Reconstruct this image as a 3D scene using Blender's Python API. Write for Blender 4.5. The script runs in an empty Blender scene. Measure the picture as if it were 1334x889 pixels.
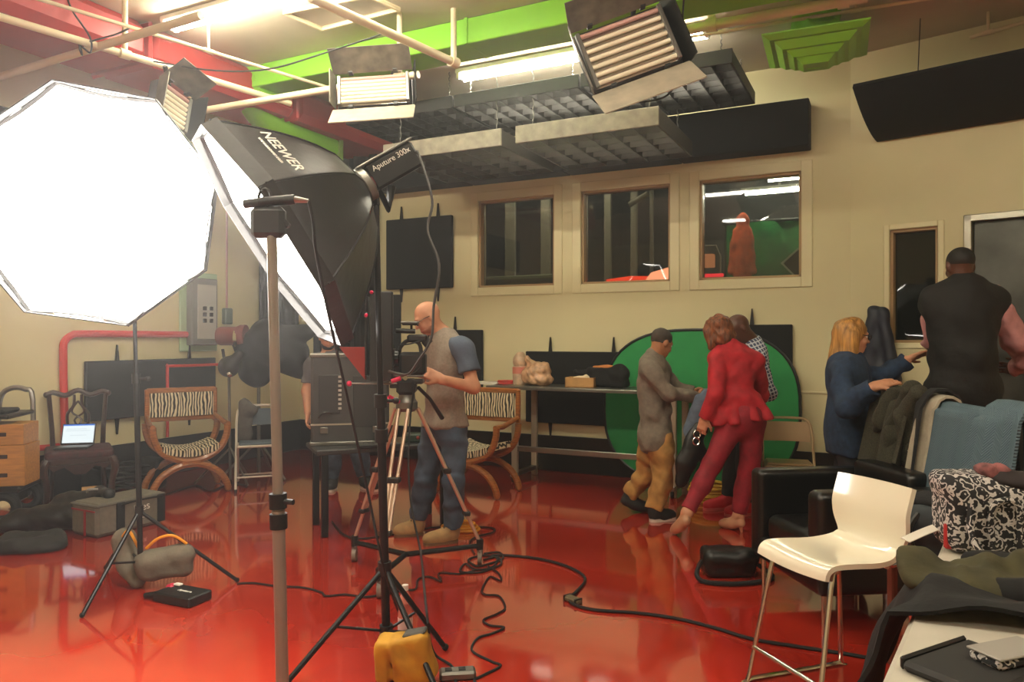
import bpy, bmesh, math, random
import numpy as np
from mathutils import Vector, Matrix, Euler
R = math.radians
random.seed(7)
scene = bpy.context.scene
COL = scene.collection
# ------------------------------------------------------------------ camera, world, exposure
TH, FPX, CX, CY, H = R(26.6), 970.0, 667.0, 440.0, 1.5
cam_d = bpy.data.cameras.new('camera'); cam = bpy.data.objects.new('camera', cam_d); COL.objects.link(cam)
cam.location = (0, 0, H); cam.rotation_euler = (R(90), 0, TH)
cam_d.sensor_width = 36; cam_d.lens = FPX / 1334 * 36; cam_d.shift_y = -4.5 / 1334
cam_d.clip_start = .05; cam_d.clip_end = 60
scene.camera = cam
world = bpy.data.worlds.new('world'); scene.world = world; world.use_nodes = True
world.node_tree.nodes['Background'].inputs[0].default_value = (1, .93, .8, 1)
world.node_tree.nodes['Background'].inputs[1].default_value = .02
haze = world.node_tree.nodes.new('ShaderNodeVolumeScatter'); haze.inputs['Density'].default_value = .0105; haze.inputs['Anisotropy'].default_value = .72   # thin haze added to imitate lens glow around the softboxes
world.node_tree.links.new(haze.outputs[0], world.node_tree.nodes['World Output'].inputs['Volume'])
scene.view_settings.view_transform = 'Standard'; scene.view_settings.look = 'None'
scene.view_settings.gamma = 1; scene.view_settings.use_curve_mapping = False
scene.view_settings.exposure = 1.22
try:
    scene.cycles.use_denoising = True
    scene.cycles.max_bounces = 8
    scene.cycles.sample_clamp_indirect = 4
except Exception: pass
SOFT_E, TUBE_E = 11.5, 44.0            # how strongly the softboxes and the ceiling tubes glow

# ------------------------------------------------------------------ geometry of the place
S, C = math.sin(TH), math.cos(TH)
XL, YB, ZC = -7.05, 7.70, 4.15           # left wall, back wall, ceiling
BEND = Vector((-.29, YB)); D2 = Vector((.969, -.249)).normalized(); N2 = Vector((-.249, -.969)).normalized()
def cw(lat, d, z=0): return Vector((-S*d + C*lat, C*d + S*lat, z))
def W(u, v, d): return cw((u-CX)/FPX*d, d, H-(v-CY)/FPX*d)
def G(u, v, z=0): return W(u, v, (H-z)*FPX/(v-CY))
def Zp(u, v, z): return W(u, v, (H-z)*FPX/(v-CY))
def BW(u, v): return W(u, v, YB/(C + S*(u-CX)/FPX))
def LW(u, v): return W(u, v, XL/(-S + C*(u-CX)/FPX))
def W2(u, v):
    k = (u-CX)/FPX
    a = cw(k, 1); b = BEND
    # a*d = BEND + D2*t
    m = Matrix(((a.x, -D2.x), (a.y, -D2.y))); d, t = m.inverted() @ Vector((b.x, b.y))
    return W(u, v, d), t

# ------------------------------------------------------------------ materials
def lin(c):
    return tuple(((x/255/12.92) if x/255 <= .04045 else ((x/255+.055)/1.055)**2.4) for x in c) + (1,)
MATS = {}
def M(name, col, rough=.5, metal=0, var=0, vscale=6, bump=0, bscale=60, emit=0, coat=0, col2=None, stretch=None, sheen=0, spec=None):
    if name in MATS: return MATS[name]
    m = bpy.data.materials.new(name); m.use_nodes = True; nt = m.node_tree; b = nt.nodes['Principled BSDF']
    b.inputs['Base Color'].default_value = lin(col); b.inputs['Roughness'].default_value = rough; b.inputs['Metallic'].default_value = metal
    if coat: b.inputs['Coat Weight'].default_value = coat; b.inputs['Coat Roughness'].default_value = .05
    if sheen: b.inputs['Sheen Weight'].default_value = sheen
    if spec is not None: b.inputs['Specular IOR Level'].default_value = spec
    if emit:
        b.inputs['Emission Color'].default_value = lin(col); b.inputs['Emission Strength'].default_value = emit
    co = None
    if var or bump or col2:
        tc = nt.nodes.new('ShaderNodeTexCoord'); co = tc.outputs['Object']
        if stretch:
            mp = nt.nodes.new('ShaderNodeMapping'); mp.inputs['Scale'].default_value = stretch; nt.links.new(co, mp.inputs[0]); co = mp.outputs[0]
    if var or col2:
        n = nt.nodes.new('ShaderNodeTexNoise'); n.inputs['Scale'].default_value = vscale; n.inputs['Detail'].default_value = 5; nt.links.new(co, n.inputs['Vector'])
        r = nt.nodes.new('ShaderNodeValToRGB'); r.color_ramp.elements[0].position = .3; r.color_ramp.elements[1].position = .7
        c2 = col2 or tuple(x*(1-var) for x in col)
        r.color_ramp.elements[0].color = lin(c2); r.color_ramp.elements[1].color = lin(col)
        nt.links.new(n.outputs['Fac'], r.inputs[0]); nt.links.new(r.outputs[0], b.inputs['Base Color'])
    if bump:
        n2 = nt.nodes.new('ShaderNodeTexNoise'); n2.inputs['Scale'].default_value = bscale; n2.inputs['Detail'].default_value = 3; nt.links.new(co, n2.inputs['Vector'])
        bp = nt.nodes.new('ShaderNodeBump'); bp.inputs['Strength'].default_value = bump; bp.inputs['Distance'].default_value = .01
        nt.links.new(n2.outputs['Fac'], bp.inputs['Height']); nt.links.new(bp.outputs[0], b.inputs['Normal'])
    MATS[name] = m
    return m
def nodes(name, col, rough=.6):
    m = M(name, col, rough); nt = m.node_tree
    tc = nt.nodes.new('ShaderNodeTexCoord')
    return m, nt, nt.nodes['Principled BSDF'], tc.outputs['Object']
def ramp(nt, fac, stops, const=False):
    r = nt.nodes.new('ShaderNodeValToRGB'); e = r.color_ramp.elements
    if const: r.color_ramp.interpolation = 'CONSTANT'
    e[0].position, e[0].color = stops[0][0], lin(stops[0][1]); e[1].position, e[1].color = stops[1][0], lin(stops[1][1])
    for p, c in stops[2:]: x = e.new(p); x.color = lin(c)
    nt.links.new(fac, r.inputs[0]); return r.outputs[0]
def emis(name, col, strength):
    if name in MATS: return MATS[name]
    m = bpy.data.materials.new(name); m.use_nodes = True; nt = m.node_tree; nt.nodes.clear()
    o = nt.nodes.new('ShaderNodeOutputMaterial'); e = nt.nodes.new('ShaderNodeEmission')
    e.inputs[0].default_value = lin(col); e.inputs[1].default_value = strength; nt.links.new(e.outputs[0], o.inputs[0])
    MATS[name] = m; return m
def glassmat(name, tint=(255,255,255), ior=1.45):
    if name in MATS: return MATS[name]
    m = bpy.data.materials.new(name); m.use_nodes = True; nt = m.node_tree; nt.nodes.clear()
    o = nt.nodes.new('ShaderNodeOutputMaterial'); t = nt.nodes.new('ShaderNodeBsdfTransparent'); g = nt.nodes.new('ShaderNodeBsdfGlossy'); g.inputs['Roughness'].default_value = .02
    t.inputs[0].default_value = lin(tint); fr = nt.nodes.new('ShaderNodeFresnel'); fr.inputs[0].default_value = ior
    mx = nt.nodes.new('ShaderNodeMixShader'); nt.links.new(fr.outputs[0], mx.inputs[0]); nt.links.new(t.outputs[0], mx.inputs[1]); nt.links.new(g.outputs[0], mx.inputs[2]); nt.links.new(mx.outputs[0], o.inputs[0])
    MATS[name] = m; return m

# ------------------------------------------------------------------ mesh collector
def rot3(r):
    if r is None: return Matrix.Identity(3)
    if isinstance(r, Matrix): return r.to_3x3()
    return Euler(r).to_matrix()
def basis(x, y, z): return Matrix((x, y, z)).transposed()
def aim(n, up=(0, 0, 1)):
    """rotation whose local -y points along n, local z near up"""
    y = -Vector(n).normalized(); x = y.cross(Vector(up)).normalized(); z = x.cross(y).normalized()
    return basis(x, y, z)
class MB:
    def __init__(s): s.v = []; s.f = []
    def add(s, vs, fs):
        o = len(s.v); s.v += [Vector(p) for p in vs]; s.f += [tuple(i+o for i in f) for f in fs]; return s
    def box(s, c, size, r=None, b=0):
        c = Vector(c); m = rot3(r); hx, hy, hz = size[0]/2, size[1]/2, size[2]/2
        b = min(b, hx*.95, hy*.95, hz*.95)
        if b <= 0:
            vs = [(x*hx, y*hy, z*hz) for x in (-1, 1) for y in (-1, 1) for z in (-1, 1)]
            fs = [(0,1,3,2),(4,6,7,5),(0,4,5,1),(2,3,7,6),(0,2,6,4),(1,5,7,3)]
        else:
            vs = []; idx = {}
            for x in (-1, 1):
                for y in (-1, 1):
                    for z in (-1, 1):
                        for a in range(3):
                            p = [x*(hx-b), y*(hy-b), z*(hz-b)]; p[a] = (x*hx, y*hy, z*hz)[a]
                            idx[(x, y, z, a)] = len(vs); vs.append(p)
            fs = []
            for a in range(3):
                o1, o2 = [(1,2),(2,0),(0,1)][a]
                for sg in (-1, 1):
                    q = []
                    for i, j in ((-1,-1),(1,-1),(1,1),(-1,1)):
                        k = [0,0,0]; k[a] = sg; k[o1] = i; k[o2] = j; q.append(idx[(k[0],k[1],k[2],a)])
                    fs.append(tuple(q) if sg > 0 else tuple(q[::-1]))
            for a in range(3):            # edges running along axis a
                o1, o2 = [(1,2),(2,0),(0,1)][a]
                for i in (-1, 1):
                    for j in (-1, 1):
                        k0 = [0,0,0]; k0[a] = -1; k0[o1] = i; k0[o2] = j; k1 = list(k0); k1[a] = 1
                        q = [idx[tuple(k0)+(o1,)], idx[tuple(k1)+(o1,)], idx[tuple(k1)+(o2,)], idx[tuple(k0)+(o2,)]]
                        fs.append(tuple(q) if i*j < 0 else tuple(q[::-1]))
            for x in (-1, 1):
                for y in (-1, 1):
                    for z in (-1, 1):
                        t = [idx[(x,y,z,0)], idx[(x,y,z,1)], idx[(x,y,z,2)]]
                        fs.append(tuple(t) if x*y*z > 0 else tuple(t[::-1]))
        return s.add([c + m @ Vector(p) for p in vs], fs)
    def tube(s, pts, r, n=8, caps=True, closed=False):
        pts = [Vector(p) for p in pts]; k = len(pts)
        rs = r if isinstance(r, (list, tuple)) else [r]*k
        t0 = (pts[1]-pts[0]).normalized(); up = Vector((0,0,1)) if abs(t0.z) < .9 else Vector((1,0,0))
        nx = t0.cross(up).normalized(); vs = []
        for i in range(k):
            if closed: t = (pts[(i+1) % k]-pts[i-1]).normalized()
            else: t = ((pts[min(i+1, k-1)]-pts[i]).normalized() + (pts[i]-pts[max(i-1, 0)]).normalized())
            if t.length < 1e-6: t = t0
            t = t.normalized(); nx = (nx - t*nx.dot(t)).normalized(); ny = t.cross(nx)
            for j in range(n):
                a = 2*math.pi*j/n; vs.append(pts[i] + (nx*math.cos(a)+ny*math.sin(a))*rs[i])
        fs = []
        for i in range(k if closed else k-1):
            i2 = (i+1) % k
            for j in range(n):
                j2 = (j+1) % n; fs.append((i*n+j, i*n+j2, i2*n+j2, i2*n+j))
        if caps and not closed:
            fs.append(tuple(range(n-1, -1, -1))); fs.append(tuple((k-1)*n+j for j in range(n)))
        return s.add(vs, fs)
    def cyl(s, a, b, r1, r2=None, n=14): return s.tube([a, b], [r1, r1 if r2 is None else r2], n)
    def lathe(s, prof, c=(0,0,0), r=None, n=20):
        c = Vector(c); m = rot3(r); vs = []; fs = []
        for (rad, z) in prof:
            for j in range(n):
                a = 2*math.pi*j/n; vs.append(c + m @ Vector((rad*math.cos(a), rad*math.sin(a), z)))
        k = len(prof)
        for i in range(k-1):
            for j in range(n):
                j2 = (j+1) % n; fs.append((i*n+j, i*n+j2, (i+1)*n+j2, (i+1)*n+j))
        fs.append(tuple(range(n-1, -1, -1))); fs.append(tuple((k-1)*n+j for j in range(n)))
        return s.add(vs, fs)
    def ball(s, c, r, n=12):
        rr = r if isinstance(r, (tuple, list)) else (r, r, r); k = max(5, n//2); vs = []; fs = []
        c = Vector(c); vs.append(c+Vector((0,0,-rr[2])))
        for i in range(1, k):
            ph = -math.pi/2 + math.pi*i/k
            for j in range(n):
                a = 2*math.pi*j/n; vs.append(c+Vector((rr[0]*math.cos(ph)*math.cos(a), rr[1]*math.cos(ph)*math.sin(a), rr[2]*math.sin(ph))))
        vs.append(c+Vector((0,0,rr[2]))); last = len(vs)-1
        for j in range(n):
            j2 = (j+1) % n; fs.append((0, 1+j2, 1+j)); fs.append((last, last-n+j, last-n+j2))
            for i in range(k-2): fs.append((1+i*n+j, 1+i*n+j2, 1+(i+1)*n+j2, 1+(i+1)*n+j))
        return s.add(vs, fs)
    def prism(s, poly, t, c=(0,0,0), r=None):
        """polygon in local xz, extruded by t along local y (centred)"""
        c = Vector(c); m = rot3(r); n = len(poly)
        vs = [c + m @ Vector((x, -t/2, z)) for x, z in poly] + [c + m @ Vector((x, t/2, z)) for x, z in poly]
        fs = [tuple(range(n)), tuple(range(2*n-1, n-1, -1))] + [(i, n+i, n+(i+1) % n, (i+1) % n) for i in range(n)]
        return s.add(vs, fs)
    def sheet(s, g, t):
        """grid of points g[i][j] turned into a closed sheet of thickness t"""
        a, b = len(g), len(g[0]); P = np.array([[tuple(p) for p in row] for row in g], float)
        du = np.gradient(P, axis=0); dv = np.gradient(P, axis=1); n = np.cross(du, dv); n /= (np.linalg.norm(n, axis=2, keepdims=True)+1e-9)
        A, B = P+n*t/2, P-n*t/2; vs = [tuple(p) for p in A.reshape(-1, 3)] + [tuple(p) for p in B.reshape(-1, 3)]; o = a*b; fs = []
        for i in range(a-1):
            for j in range(b-1):
                q = (i*b+j, (i+1)*b+j, (i+1)*b+j+1, i*b+j+1); fs.append(q); fs.append(tuple(x+o for x in q[::-1]))
        for i in range(a-1):
            for j, fl in ((0, 0), (b-1, 1)):
                q = (i*b+j, i*b+j+o, (i+1)*b+j+o, (i+1)*b+j); fs.append(q[::-1] if fl else q)
        for j in range(b-1):
            for i, fl in ((0, 1), (a-1, 0)):
                q = (i*b+j, i*b+j+o, i*b+j+1+o, i*b+j+1); fs.append(q[::-1] if fl else q)
        return s.add(vs, fs)
    def build(s, name, mat, parent=None, world=False, ang=35):
        return link(name, s.v, s.f, mat, parent, world, ang)
def link(name, vs, fs, mat, parent=None, world=False, ang=35):
    vs = [Vector(p) for p in vs] if not isinstance(vs, np.ndarray) else vs
    off = Vector((0, 0, 0))
    if parent is None:
        A = np.array([tuple(p) for p in vs]) if not isinstance(vs, np.ndarray) else vs
        mn, mx = A.min(0), A.max(0); off = Vector(((mn[0]+mx[0])/2, (mn[1]+mx[1])/2, mn[2]))
    elif world:
        inv = wmat(parent).inverted(); vs = [inv @ p for p in vs]
    me = bpy.data.meshes.new(name)
    if isinstance(vs, np.ndarray): vl = (vs - np.array(off)).tolist()
    else: vl = [tuple(p-off) for p in vs]
    me.from_pydata(vl, [], fs.tolist() if isinstance(fs, np.ndarray) else fs)
    me.polygons.foreach_set('use_smooth', [True]*len(me.polygons))
    me.update(); me.set_sharp_from_angle(angle=R(ang))
    me.materials.append(mat)
    o = bpy.data.objects.new(name, me); COL.objects.link(o)
    if parent is not None: o.parent = parent
    else: o.location = off
    return o
def wmat(o):
    m = Matrix.LocRotScale(o.location, o.rotation_euler.to_quaternion(), o.scale)
    return wmat(o.parent) @ m if o.parent else m
def tag(o, label=None, cat=None, group=None, kind=None):
    if label: o['label'] = label
    if cat: o['category'] = cat
    if group: o['group'] = group
    if kind: o['kind'] = kind
    return o
def thing(name, label, cat, loc, rz=0, group=None, rot=None, kind=None):
    o = bpy.data.objects.new(name, None); COL.objects.link(o); o.empty_display_size = .1
    o.location = Vector(loc); o.rotation_euler = rot.to_euler() if rot is not None else (0, 0, rz)
    return tag(o, label, cat, group, kind)
class Fr:
    """a thing's own frame: x to the photo's right, y away, z up; p() places a traced point at a depth"""
    def __init__(s, u0, d): s.u0, s.d, s.x0 = u0, d, (u0-CX)/FPX*d
    def loc(s, z=0): return cw(s.x0, s.d, z)
    def p(s, u, v, dy=0):
        dd = s.d+dy; return Vector(((u-CX)/FPX*dd - s.x0, dy, H-(v-CY)/FPX*dd))
    def g(s, u, v, z=0):
        dd = (H-z)*FPX/(v-CY); return s.p(u, v, dd-s.d)
def copy_tree(o, parent=None):
    c = o.copy(); COL.objects.link(c); c.parent = parent
    for ch in list(o.children): copy_tree(ch, c)
    return c
def text(name, s, size, mat, parent, m4, ext=.0015):
    cu = bpy.data.curves.new('t', 'FONT'); cu.body = s; cu.size = size; cu.extrude = ext; cu.align_x = 'CENTER'; cu.align_y = 'CENTER'
    o = bpy.data.objects.new('t', cu); COL.objects.link(o); me = bpy.data.meshes.new_from_object(o.evaluated_get(bpy.context.evaluated_depsgraph_get())) if False else None
    dg = bpy.context.evaluated_depsgraph_get(); dg.update(); me = bpy.data.meshes.new_from_object(o.evaluated_get(dg))
    bpy.data.objects.remove(o); bpy.data.curves.remove(cu)
    me.name = name; me.transform(m4); me.materials.clear(); me.materials.append(mat)
    p = bpy.data.objects.new(name, me); COL.objects.link(p); p.parent = parent; return p
def smooth_path(pts, k=6):
    pts = [Vector(p) for p in pts]; out = []
    for i in range(len(pts)-1):
        p0, p1, p2, p3 = pts[max(i-1, 0)], pts[i], pts[i+1], pts[min(i+2, len(pts)-1)]
        for j in range(k):
            t = j/k; out.append(.5*((2*p1)+(p2-p0)*t+(2*p0-5*p1+4*p2-p3)*t*t+(3*p1-p0-3*p2+p3)*t**3))
    out.append(pts[-1]); return out

# ------------------------------------------------------------------ soft shapes: distance field + surface nets
class Prim:
    def __init__(s, fn, lo, hi, k): s.fn, s.lo, s.hi, s.k = fn, np.array(lo, float), np.array(hi, float), k
def _clip(d, X, Y, Z, clip):
    for pt, n in clip or ():
        n = Vector(n).normalized(); d = np.maximum(d, (X-pt[0])*n.x+(Y-pt[1])*n.y+(Z-pt[2])*n.z)
    return d
def cap(a, b, r1, r2=None, k=.03, clip=None, flat=None):
    """tapered limb from a to b; flat=(axis, s): squeezed s times along axis"""
    a, b = Vector(a), Vector(b); r2 = r1 if r2 is None else r2
    def fn(X, Y, Z):
        ax = b-a; L = max(ax.length_squared, 1e-9); px, py, pz = X-a.x, Y-a.y, Z-a.z
        t = np.clip((px*ax.x+py*ax.y+pz*ax.z)/L, 0, 1)
        qx, qy, qz = px-t*ax.x, py-t*ax.y, pz-t*ax.z
        if flat:
            n = Vector(flat[0]).normalized(); w = (qx*n.x+qy*n.y+qz*n.z)*(flat[1]-1); qx, qy, qz = qx+w*n.x, qy+w*n.y, qz+w*n.z
        return _clip(np.sqrt(qx*qx+qy*qy+qz*qz)-(r1+(r2-r1)*t), X, Y, Z, clip)
    m = max(r1, r2); return Prim(fn, [min(a[i], b[i])-m for i in range(3)], [max(a[i], b[i])+m for i in range(3)], k)
def ell(c, r, m=None, k=.03, clip=None):
    c = Vector(c); m = rot3(m); mt = m.transposed(); rx, ry, rz = r
    def fn(X, Y, Z):
        px, py, pz = X-c.x, Y-c.y, Z-c.z
        q = [(mt[i][0]*px+mt[i][1]*py+mt[i][2]*pz) for i in range(3)]
        k0 = np.sqrt((q[0]/rx)**2+(q[1]/ry)**2+(q[2]/rz)**2); k1 = np.sqrt((q[0]/rx**2)**2+(q[1]/ry**2)**2+(q[2]/rz**2)**2)+1e-6
        return _clip(k0*(k0-1)/k1, X, Y, Z, clip)
    g = max(r); return Prim(fn, c-Vector((g, g, g)), c+Vector((g, g, g)), k)
def rbox(c, h, rr=.02, m=None, k=.03, clip=None):
    c = Vector(c); m = rot3(m); mt = m.transposed()
    def fn(X, Y, Z):
        px, py, pz = X-c.x, Y-c.y, Z-c.z
        q = [np.abs(mt[i][0]*px+mt[i][1]*py+mt[i][2]*pz)-(h[i]-rr) for i in range(3)]
        return _clip(np.sqrt(sum(np.maximum(x, 0)**2 for x in q))+np.minimum(np.maximum(np.maximum(q[0], q[1]), q[2]), 0)-rr, X, Y, Z, clip)
    g = math.sqrt(h[0]**2+h[1]**2+h[2]**2); return Prim(fn, c-Vector((g, g, g)), c+Vector((g, g, g)), k)
def blob(prims, vox=.012, wr=0, wf=30, zmin=None, seed=0):
    lo = np.min([p.lo for p in prims], 0)-3*vox-wr; hi = np.max([p.hi for p in prims], 0)+3*vox+wr
    if zmin is not None: lo[2] = max(lo[2], zmin-2*vox)
    n = np.ceil((hi-lo)/vox).astype(int)+1
    ax = [lo[i]+vox*np.arange(n[i], dtype=np.float32) for i in range(3)]
    Fd = np.full(n, .5, np.float32)
    for p in prims:
        mg = p.k+3*vox+.01+wr; a = np.clip(np.floor((p.lo-mg-lo)/vox).astype(int), 0, n-1); b = np.clip(np.ceil((p.hi+mg-lo)/vox).astype(int)+1, 1, n)
        if np.any(b <= a): continue
        X, Y, Z = np.meshgrid(ax[0][a[0]:b[0]], ax[1][a[1]:b[1]], ax[2][a[2]:b[2]], indexing='ij')
        d = p.fn(X, Y, Z).astype(np.float32); sl = (slice(a[0], b[0]), slice(a[1], b[1]), slice(a[2], b[2])); f = Fd[sl]
        h = np.maximum(p.k-np.abs(f-d), 0)/max(p.k, 1e-6); Fd[sl] = np.minimum(f, d)-h*h*p.k*.25
    if wr:
        rg = np.random.RandomState(seed); X, Y, Z = np.meshgrid(*ax, indexing='ij'); nz = 0
        for i in range(5):
            v = rg.normal(size=3); v /= np.linalg.norm(v); ff = wf*(.6+.9*rg.rand()); w = rg.normal(size=3)*ff*.4
            nz = nz+np.sin(ff*(v[0]*X+v[1]*Y+v[2]*Z)+1.3*np.sin(w[0]*X+w[1]*Y+w[2]*Z)+6*rg.rand())
        Fd += (wr*nz/3).astype(np.float32)
    if zmin is not None:
        Fd = np.maximum(Fd, (zmin-ax[2])[None, None, :])
    for i in range(3):
        sl = [slice(None)]*3
        for e in (0, -1): sl[i] = e; Fd[tuple(sl)] = np.maximum(Fd[tuple(sl)], .001)
    sg = Fd < 0; c = np.zeros(n-1, int); offs = [(i, j, k) for i in (0, 1) for j in (0, 1) for k in (0, 1)]
    def cut(A, o): return A[o[0]:o[0]+n[0]-1, o[1]:o[1]+n[1]-1, o[2]:o[2]+n[2]-1]
    for o in offs: c += cut(sg, o)
    act = (c > 0) & (c < 8); I = np.argwhere(act); idx = -np.ones(n-1, int); idx[act] = np.arange(len(I))
    acc = np.zeros((len(I), 3)); cnt = np.zeros(len(I))
    for o in offs:
        for a in range(3):
            if o[a]: continue
            o2 = list(o); o2[a] = 1
            fa = Fd[I[:,0]+o[0], I[:,1]+o[1], I[:,2]+o[2]]; fb = Fd[I[:,0]+o2[0], I[:,1]+o2[1], I[:,2]+o2[2]]
            x = (fa < 0) != (fb < 0); t = fa[x]/(fa[x]-fb[x]); p = np.tile(np.array(o, float), (x.sum(), 1)); p[:, a] = t
            acc[x] += p; cnt[x] += 1
    V = lo + vox*(I + acc/np.maximum(cnt, 1)[:, None]); Q = []
    for a in range(3):
        b, d = (a+1) % 3, (a+2) % 3
        s0 = [slice(0, -1) if i == a else slice(1, -1) for i in range(3)]; s1 = [slice(1, None) if i == a else slice(1, -1) for i in range(3)]
        A, B = sg[tuple(s0)], sg[tuple(s1)]; E = np.argwhere(A != B); fl = A[A != B]
        E = E + np.array([0 if i == a else 1 for i in range(3)])
        def cell(db, dd):
            e = E.copy(); e[:, b] -= db; e[:, d] -= dd; return idx[e[:,0], e[:,1], e[:,2]]
        q = np.stack([cell(1, 1), cell(0, 1), cell(0, 0), cell(1, 0)], 1); q[~fl] = q[~fl][:, ::-1]; Q.append(q)
    Q = np.concatenate(Q); Q = Q[(Q >= 0).all(1)]
    return V, Q
def soft(name, prims, mat, parent=None, vox=.012, wr=0, wf=30, zmin=None, seed=0):
    V, Q = blob(prims, vox, wr, wf, zmin, seed)
    return link(name, V, Q, mat, parent, ang=75)
# ------------------------------------------------------------------ common materials
wallm = M('cream_paint', (222,212,166), .55, var=.05, vscale=1.2, bump=.03, bscale=25)
trimm = M('cream_trim', (224,214,170), .4)
ceilm = M('ceiling_paint', (206,196,172), .8, var=.08, vscale=1.5)
blackfelt = M('black_felt', (20,20,22), .95, bump=.25, bscale=300, var=.2, vscale=120)
blackm = M('black_metal', (20,20,21), .38, metal=.3)
blackp = M('black_plastic', (18,18,19), .45)
blackl = M('black_leather', (15,14,14), .32, bump=.08, bscale=180)
blackcl = M('black_cloth', (24,24,26), .9, bump=.3, bscale=90, var=.3, vscale=40)
steel = M('brushed_steel', (150,147,140), .32, metal=.9)
chrome = M('chrome', (205,203,198), .12, metal=1)
greym = M('grey_metal', (120,118,112), .4, metal=.7)
whitem = M('white_enamel', (225,220,205), .35)
pipem = M('pipe_paint', (222,208,172), .45)
greenp = M('chroma_green_paint', (138,216,36), .6, var=.08, vscale=2)
redp = M('red_paint', (176,40,40), .5, var=.12, vscale=2)
pipered = M('sprinkler_red', (205,50,42), .45)
rubber = M('rubber', (17,17,17), .8)
tube_glow = emis('tube_glow', (255,246,222), TUBE_E)
soft_glow = emis('diffuser_glow', (255,247,236), SOFT_E)
woodm = M('honey_wood', (172,106,48), .35, var=.3, vscale=5, stretch=(3,3,22), coat=.3)
darkwood = M('mahogany', (58,26,18), .3, var=.4, vscale=6, stretch=(4,4,20), coat=.3)
plywood = M('plywood', (205,146,72), .5, var=.15, vscale=4, stretch=(2,14,14))
def zebra():
    m, nt, b, co = nodes('zebra_fabric', (220,210,180), .85)
    mp = nt.nodes.new('ShaderNodeMapping'); mp.inputs['Scale'].default_value = (1, 1, .42); nt.links.new(co, mp.inputs[0])
    w = nt.nodes.new('ShaderNodeTexWave'); w.inputs['Scale'].default_value = 11; w.inputs['Distortion'].default_value = 7; w.inputs['Detail'].default_value = 2; w.inputs['Detail Scale'].default_value = 1.2
    nt.links.new(mp.outputs[0], w.inputs[0]); nt.links.new(ramp(nt, w.outputs['Fac'], [(.42, (28,24,20)), (.54, (222,208,170))]), b.inputs['Base Color']); return m
zebram = zebra()
def floor_mat():
    m, nt, b, co = nodes('red_epoxy', (176,24,14), .1)
    n = nt.nodes.new('ShaderNodeTexNoise'); n.inputs['Scale'].default_value = .8; n.inputs['Detail'].default_value = 4; n.inputs['Roughness'].default_value = .5; nt.links.new(co, n.inputs[0])
    nt.links.new(ramp(nt, n.outputs['Fac'], [(.3, (146,28,18)), (.52, (174,46,29)), (.72, (188,64,42))]), b.inputs['Base Color'])
    n2 = nt.nodes.new('ShaderNodeTexNoise'); n2.inputs['Scale'].default_value = 1.1; n2.inputs['Detail'].default_value = 2; nt.links.new(co, n2.inputs[0])
    rr = nt.nodes.new('ShaderNodeMapRange'); rr.inputs[1].default_value = .35; rr.inputs[2].default_value = .7; rr.inputs[3].default_value = .07; rr.inputs[4].default_value = .14
    nt.links.new(n2.outputs['Fac'], rr.inputs[0]); nt.links.new(rr.outputs[0], b.inputs['Roughness'])
    b.inputs['Coat Weight'].default_value = 1; b.inputs['Coat Roughness'].default_value = .06; return m
floorm = floor_mat()

# ------------------------------------------------------------------ room shell
def struct(o, label=None): o['kind'] = 'structure'; (label and tag(o, label)); return o
E2 = BEND + D2*5.6
YF, XR = -5.0, E2.x
def poly_slab(name, pts, z0, z1, mat):
    n = len(pts); mb = MB(); vs = [(p[0], p[1], z0) for p in pts]+[(p[0], p[1], z1) for p in pts]
    mb.add(vs, [tuple(range(n-1, -1, -1)), tuple(range(n, 2*n))]+[(i, (i+1) % n, n+(i+1) % n, n+i) for i in range(n)]); return struct(mb.build(name, mat))
plan = [(XL-.15, YF-.15), (XR+.15, YF-.15), (XR+.15, E2.y+.1), (BEND.x+.04, YB+.16), (XL-.15, YB+.16)]
tag(poly_slab('floor', plan, -.12, 0, floorm), 'glossy red epoxy studio floor')
tag(poly_slab('ceiling', plan, ZC, ZC+.12, ceilm), 'beige painted studio ceiling')
def wall(name, a, b, thick, holes, mat, z1=ZC, z0=0, out=None):
    """wall from a to b (plan), holes = [(s0,s1,z0,z1)] along its length"""
    a, b = Vector(a), Vector(b); L = (b-a).length; d = (b-a)/L; n = out
    ss = sorted({0, L}|{h[0] for h in holes}|{h[1] for h in holes}); mb = MB()
    for i in range(len(ss)-1):
        s0, s1 = ss[i], ss[i+1]; cuts = sorted([(h[2], h[3]) for h in holes if h[0] <= s0+1e-6 and h[1] >= s1-1e-6]); z = z0; segs = []
        for c0, c1 in cuts:
            if c0 > z: segs.append((z, c0))
            z = c1
        segs.append((z, z1))
        for q0, q1 in segs:
            c = a+d*((s0+s1)/2)+n*(thick/2); ang = math.atan2(d.y, d.x); mb.box((c.x, c.y, (q0+q1)/2), (s1-s0, thick, q1-q0), (0, 0, ang))
    return struct(mb.build(name, mat))
# three raised control-room windows in the back wall
wins = []
for (u0, u1, vt, vb) in ((623, 722, 257, 373.5), (757, 873, 244, 369.5), (911, 1044, 230, 362)):
    um = (u0+u1)/2; wins.append((BW(u0, vt).x, BW(u1, vt).x, BW(um, vb).z, BW(um, vt).z))
zb = sum(w[2] for w in wins)/3; zt = sum(w[3] for w in wins)/3
wins = [(a, b, zb, zt) for a, b, _, _ in wins]
tag(wall('wall_back', (XL, YB), (BEND.x, YB), .15, [(a-XL, b-XL, c, d) for a, b, c, d in wins], wallm, out=Vector((0, 1))), 'cream wall with three raised windows')
(p0, t0), (p1, t1) = W2(1159, 300), W2(1222, 447); nwz = (p1.z, p0.z); (pd, td) = W2(1257, 281); dz = pd.z
zdoor = .38
tag(wall('wall_right', BEND, E2, .15, [(t0, t1, nwz[0], nwz[1]), (td+.05, td+1.0, zdoor, dz-.05)], wallm, out=-N2), 'cream wall with narrow window and steel door')
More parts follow.
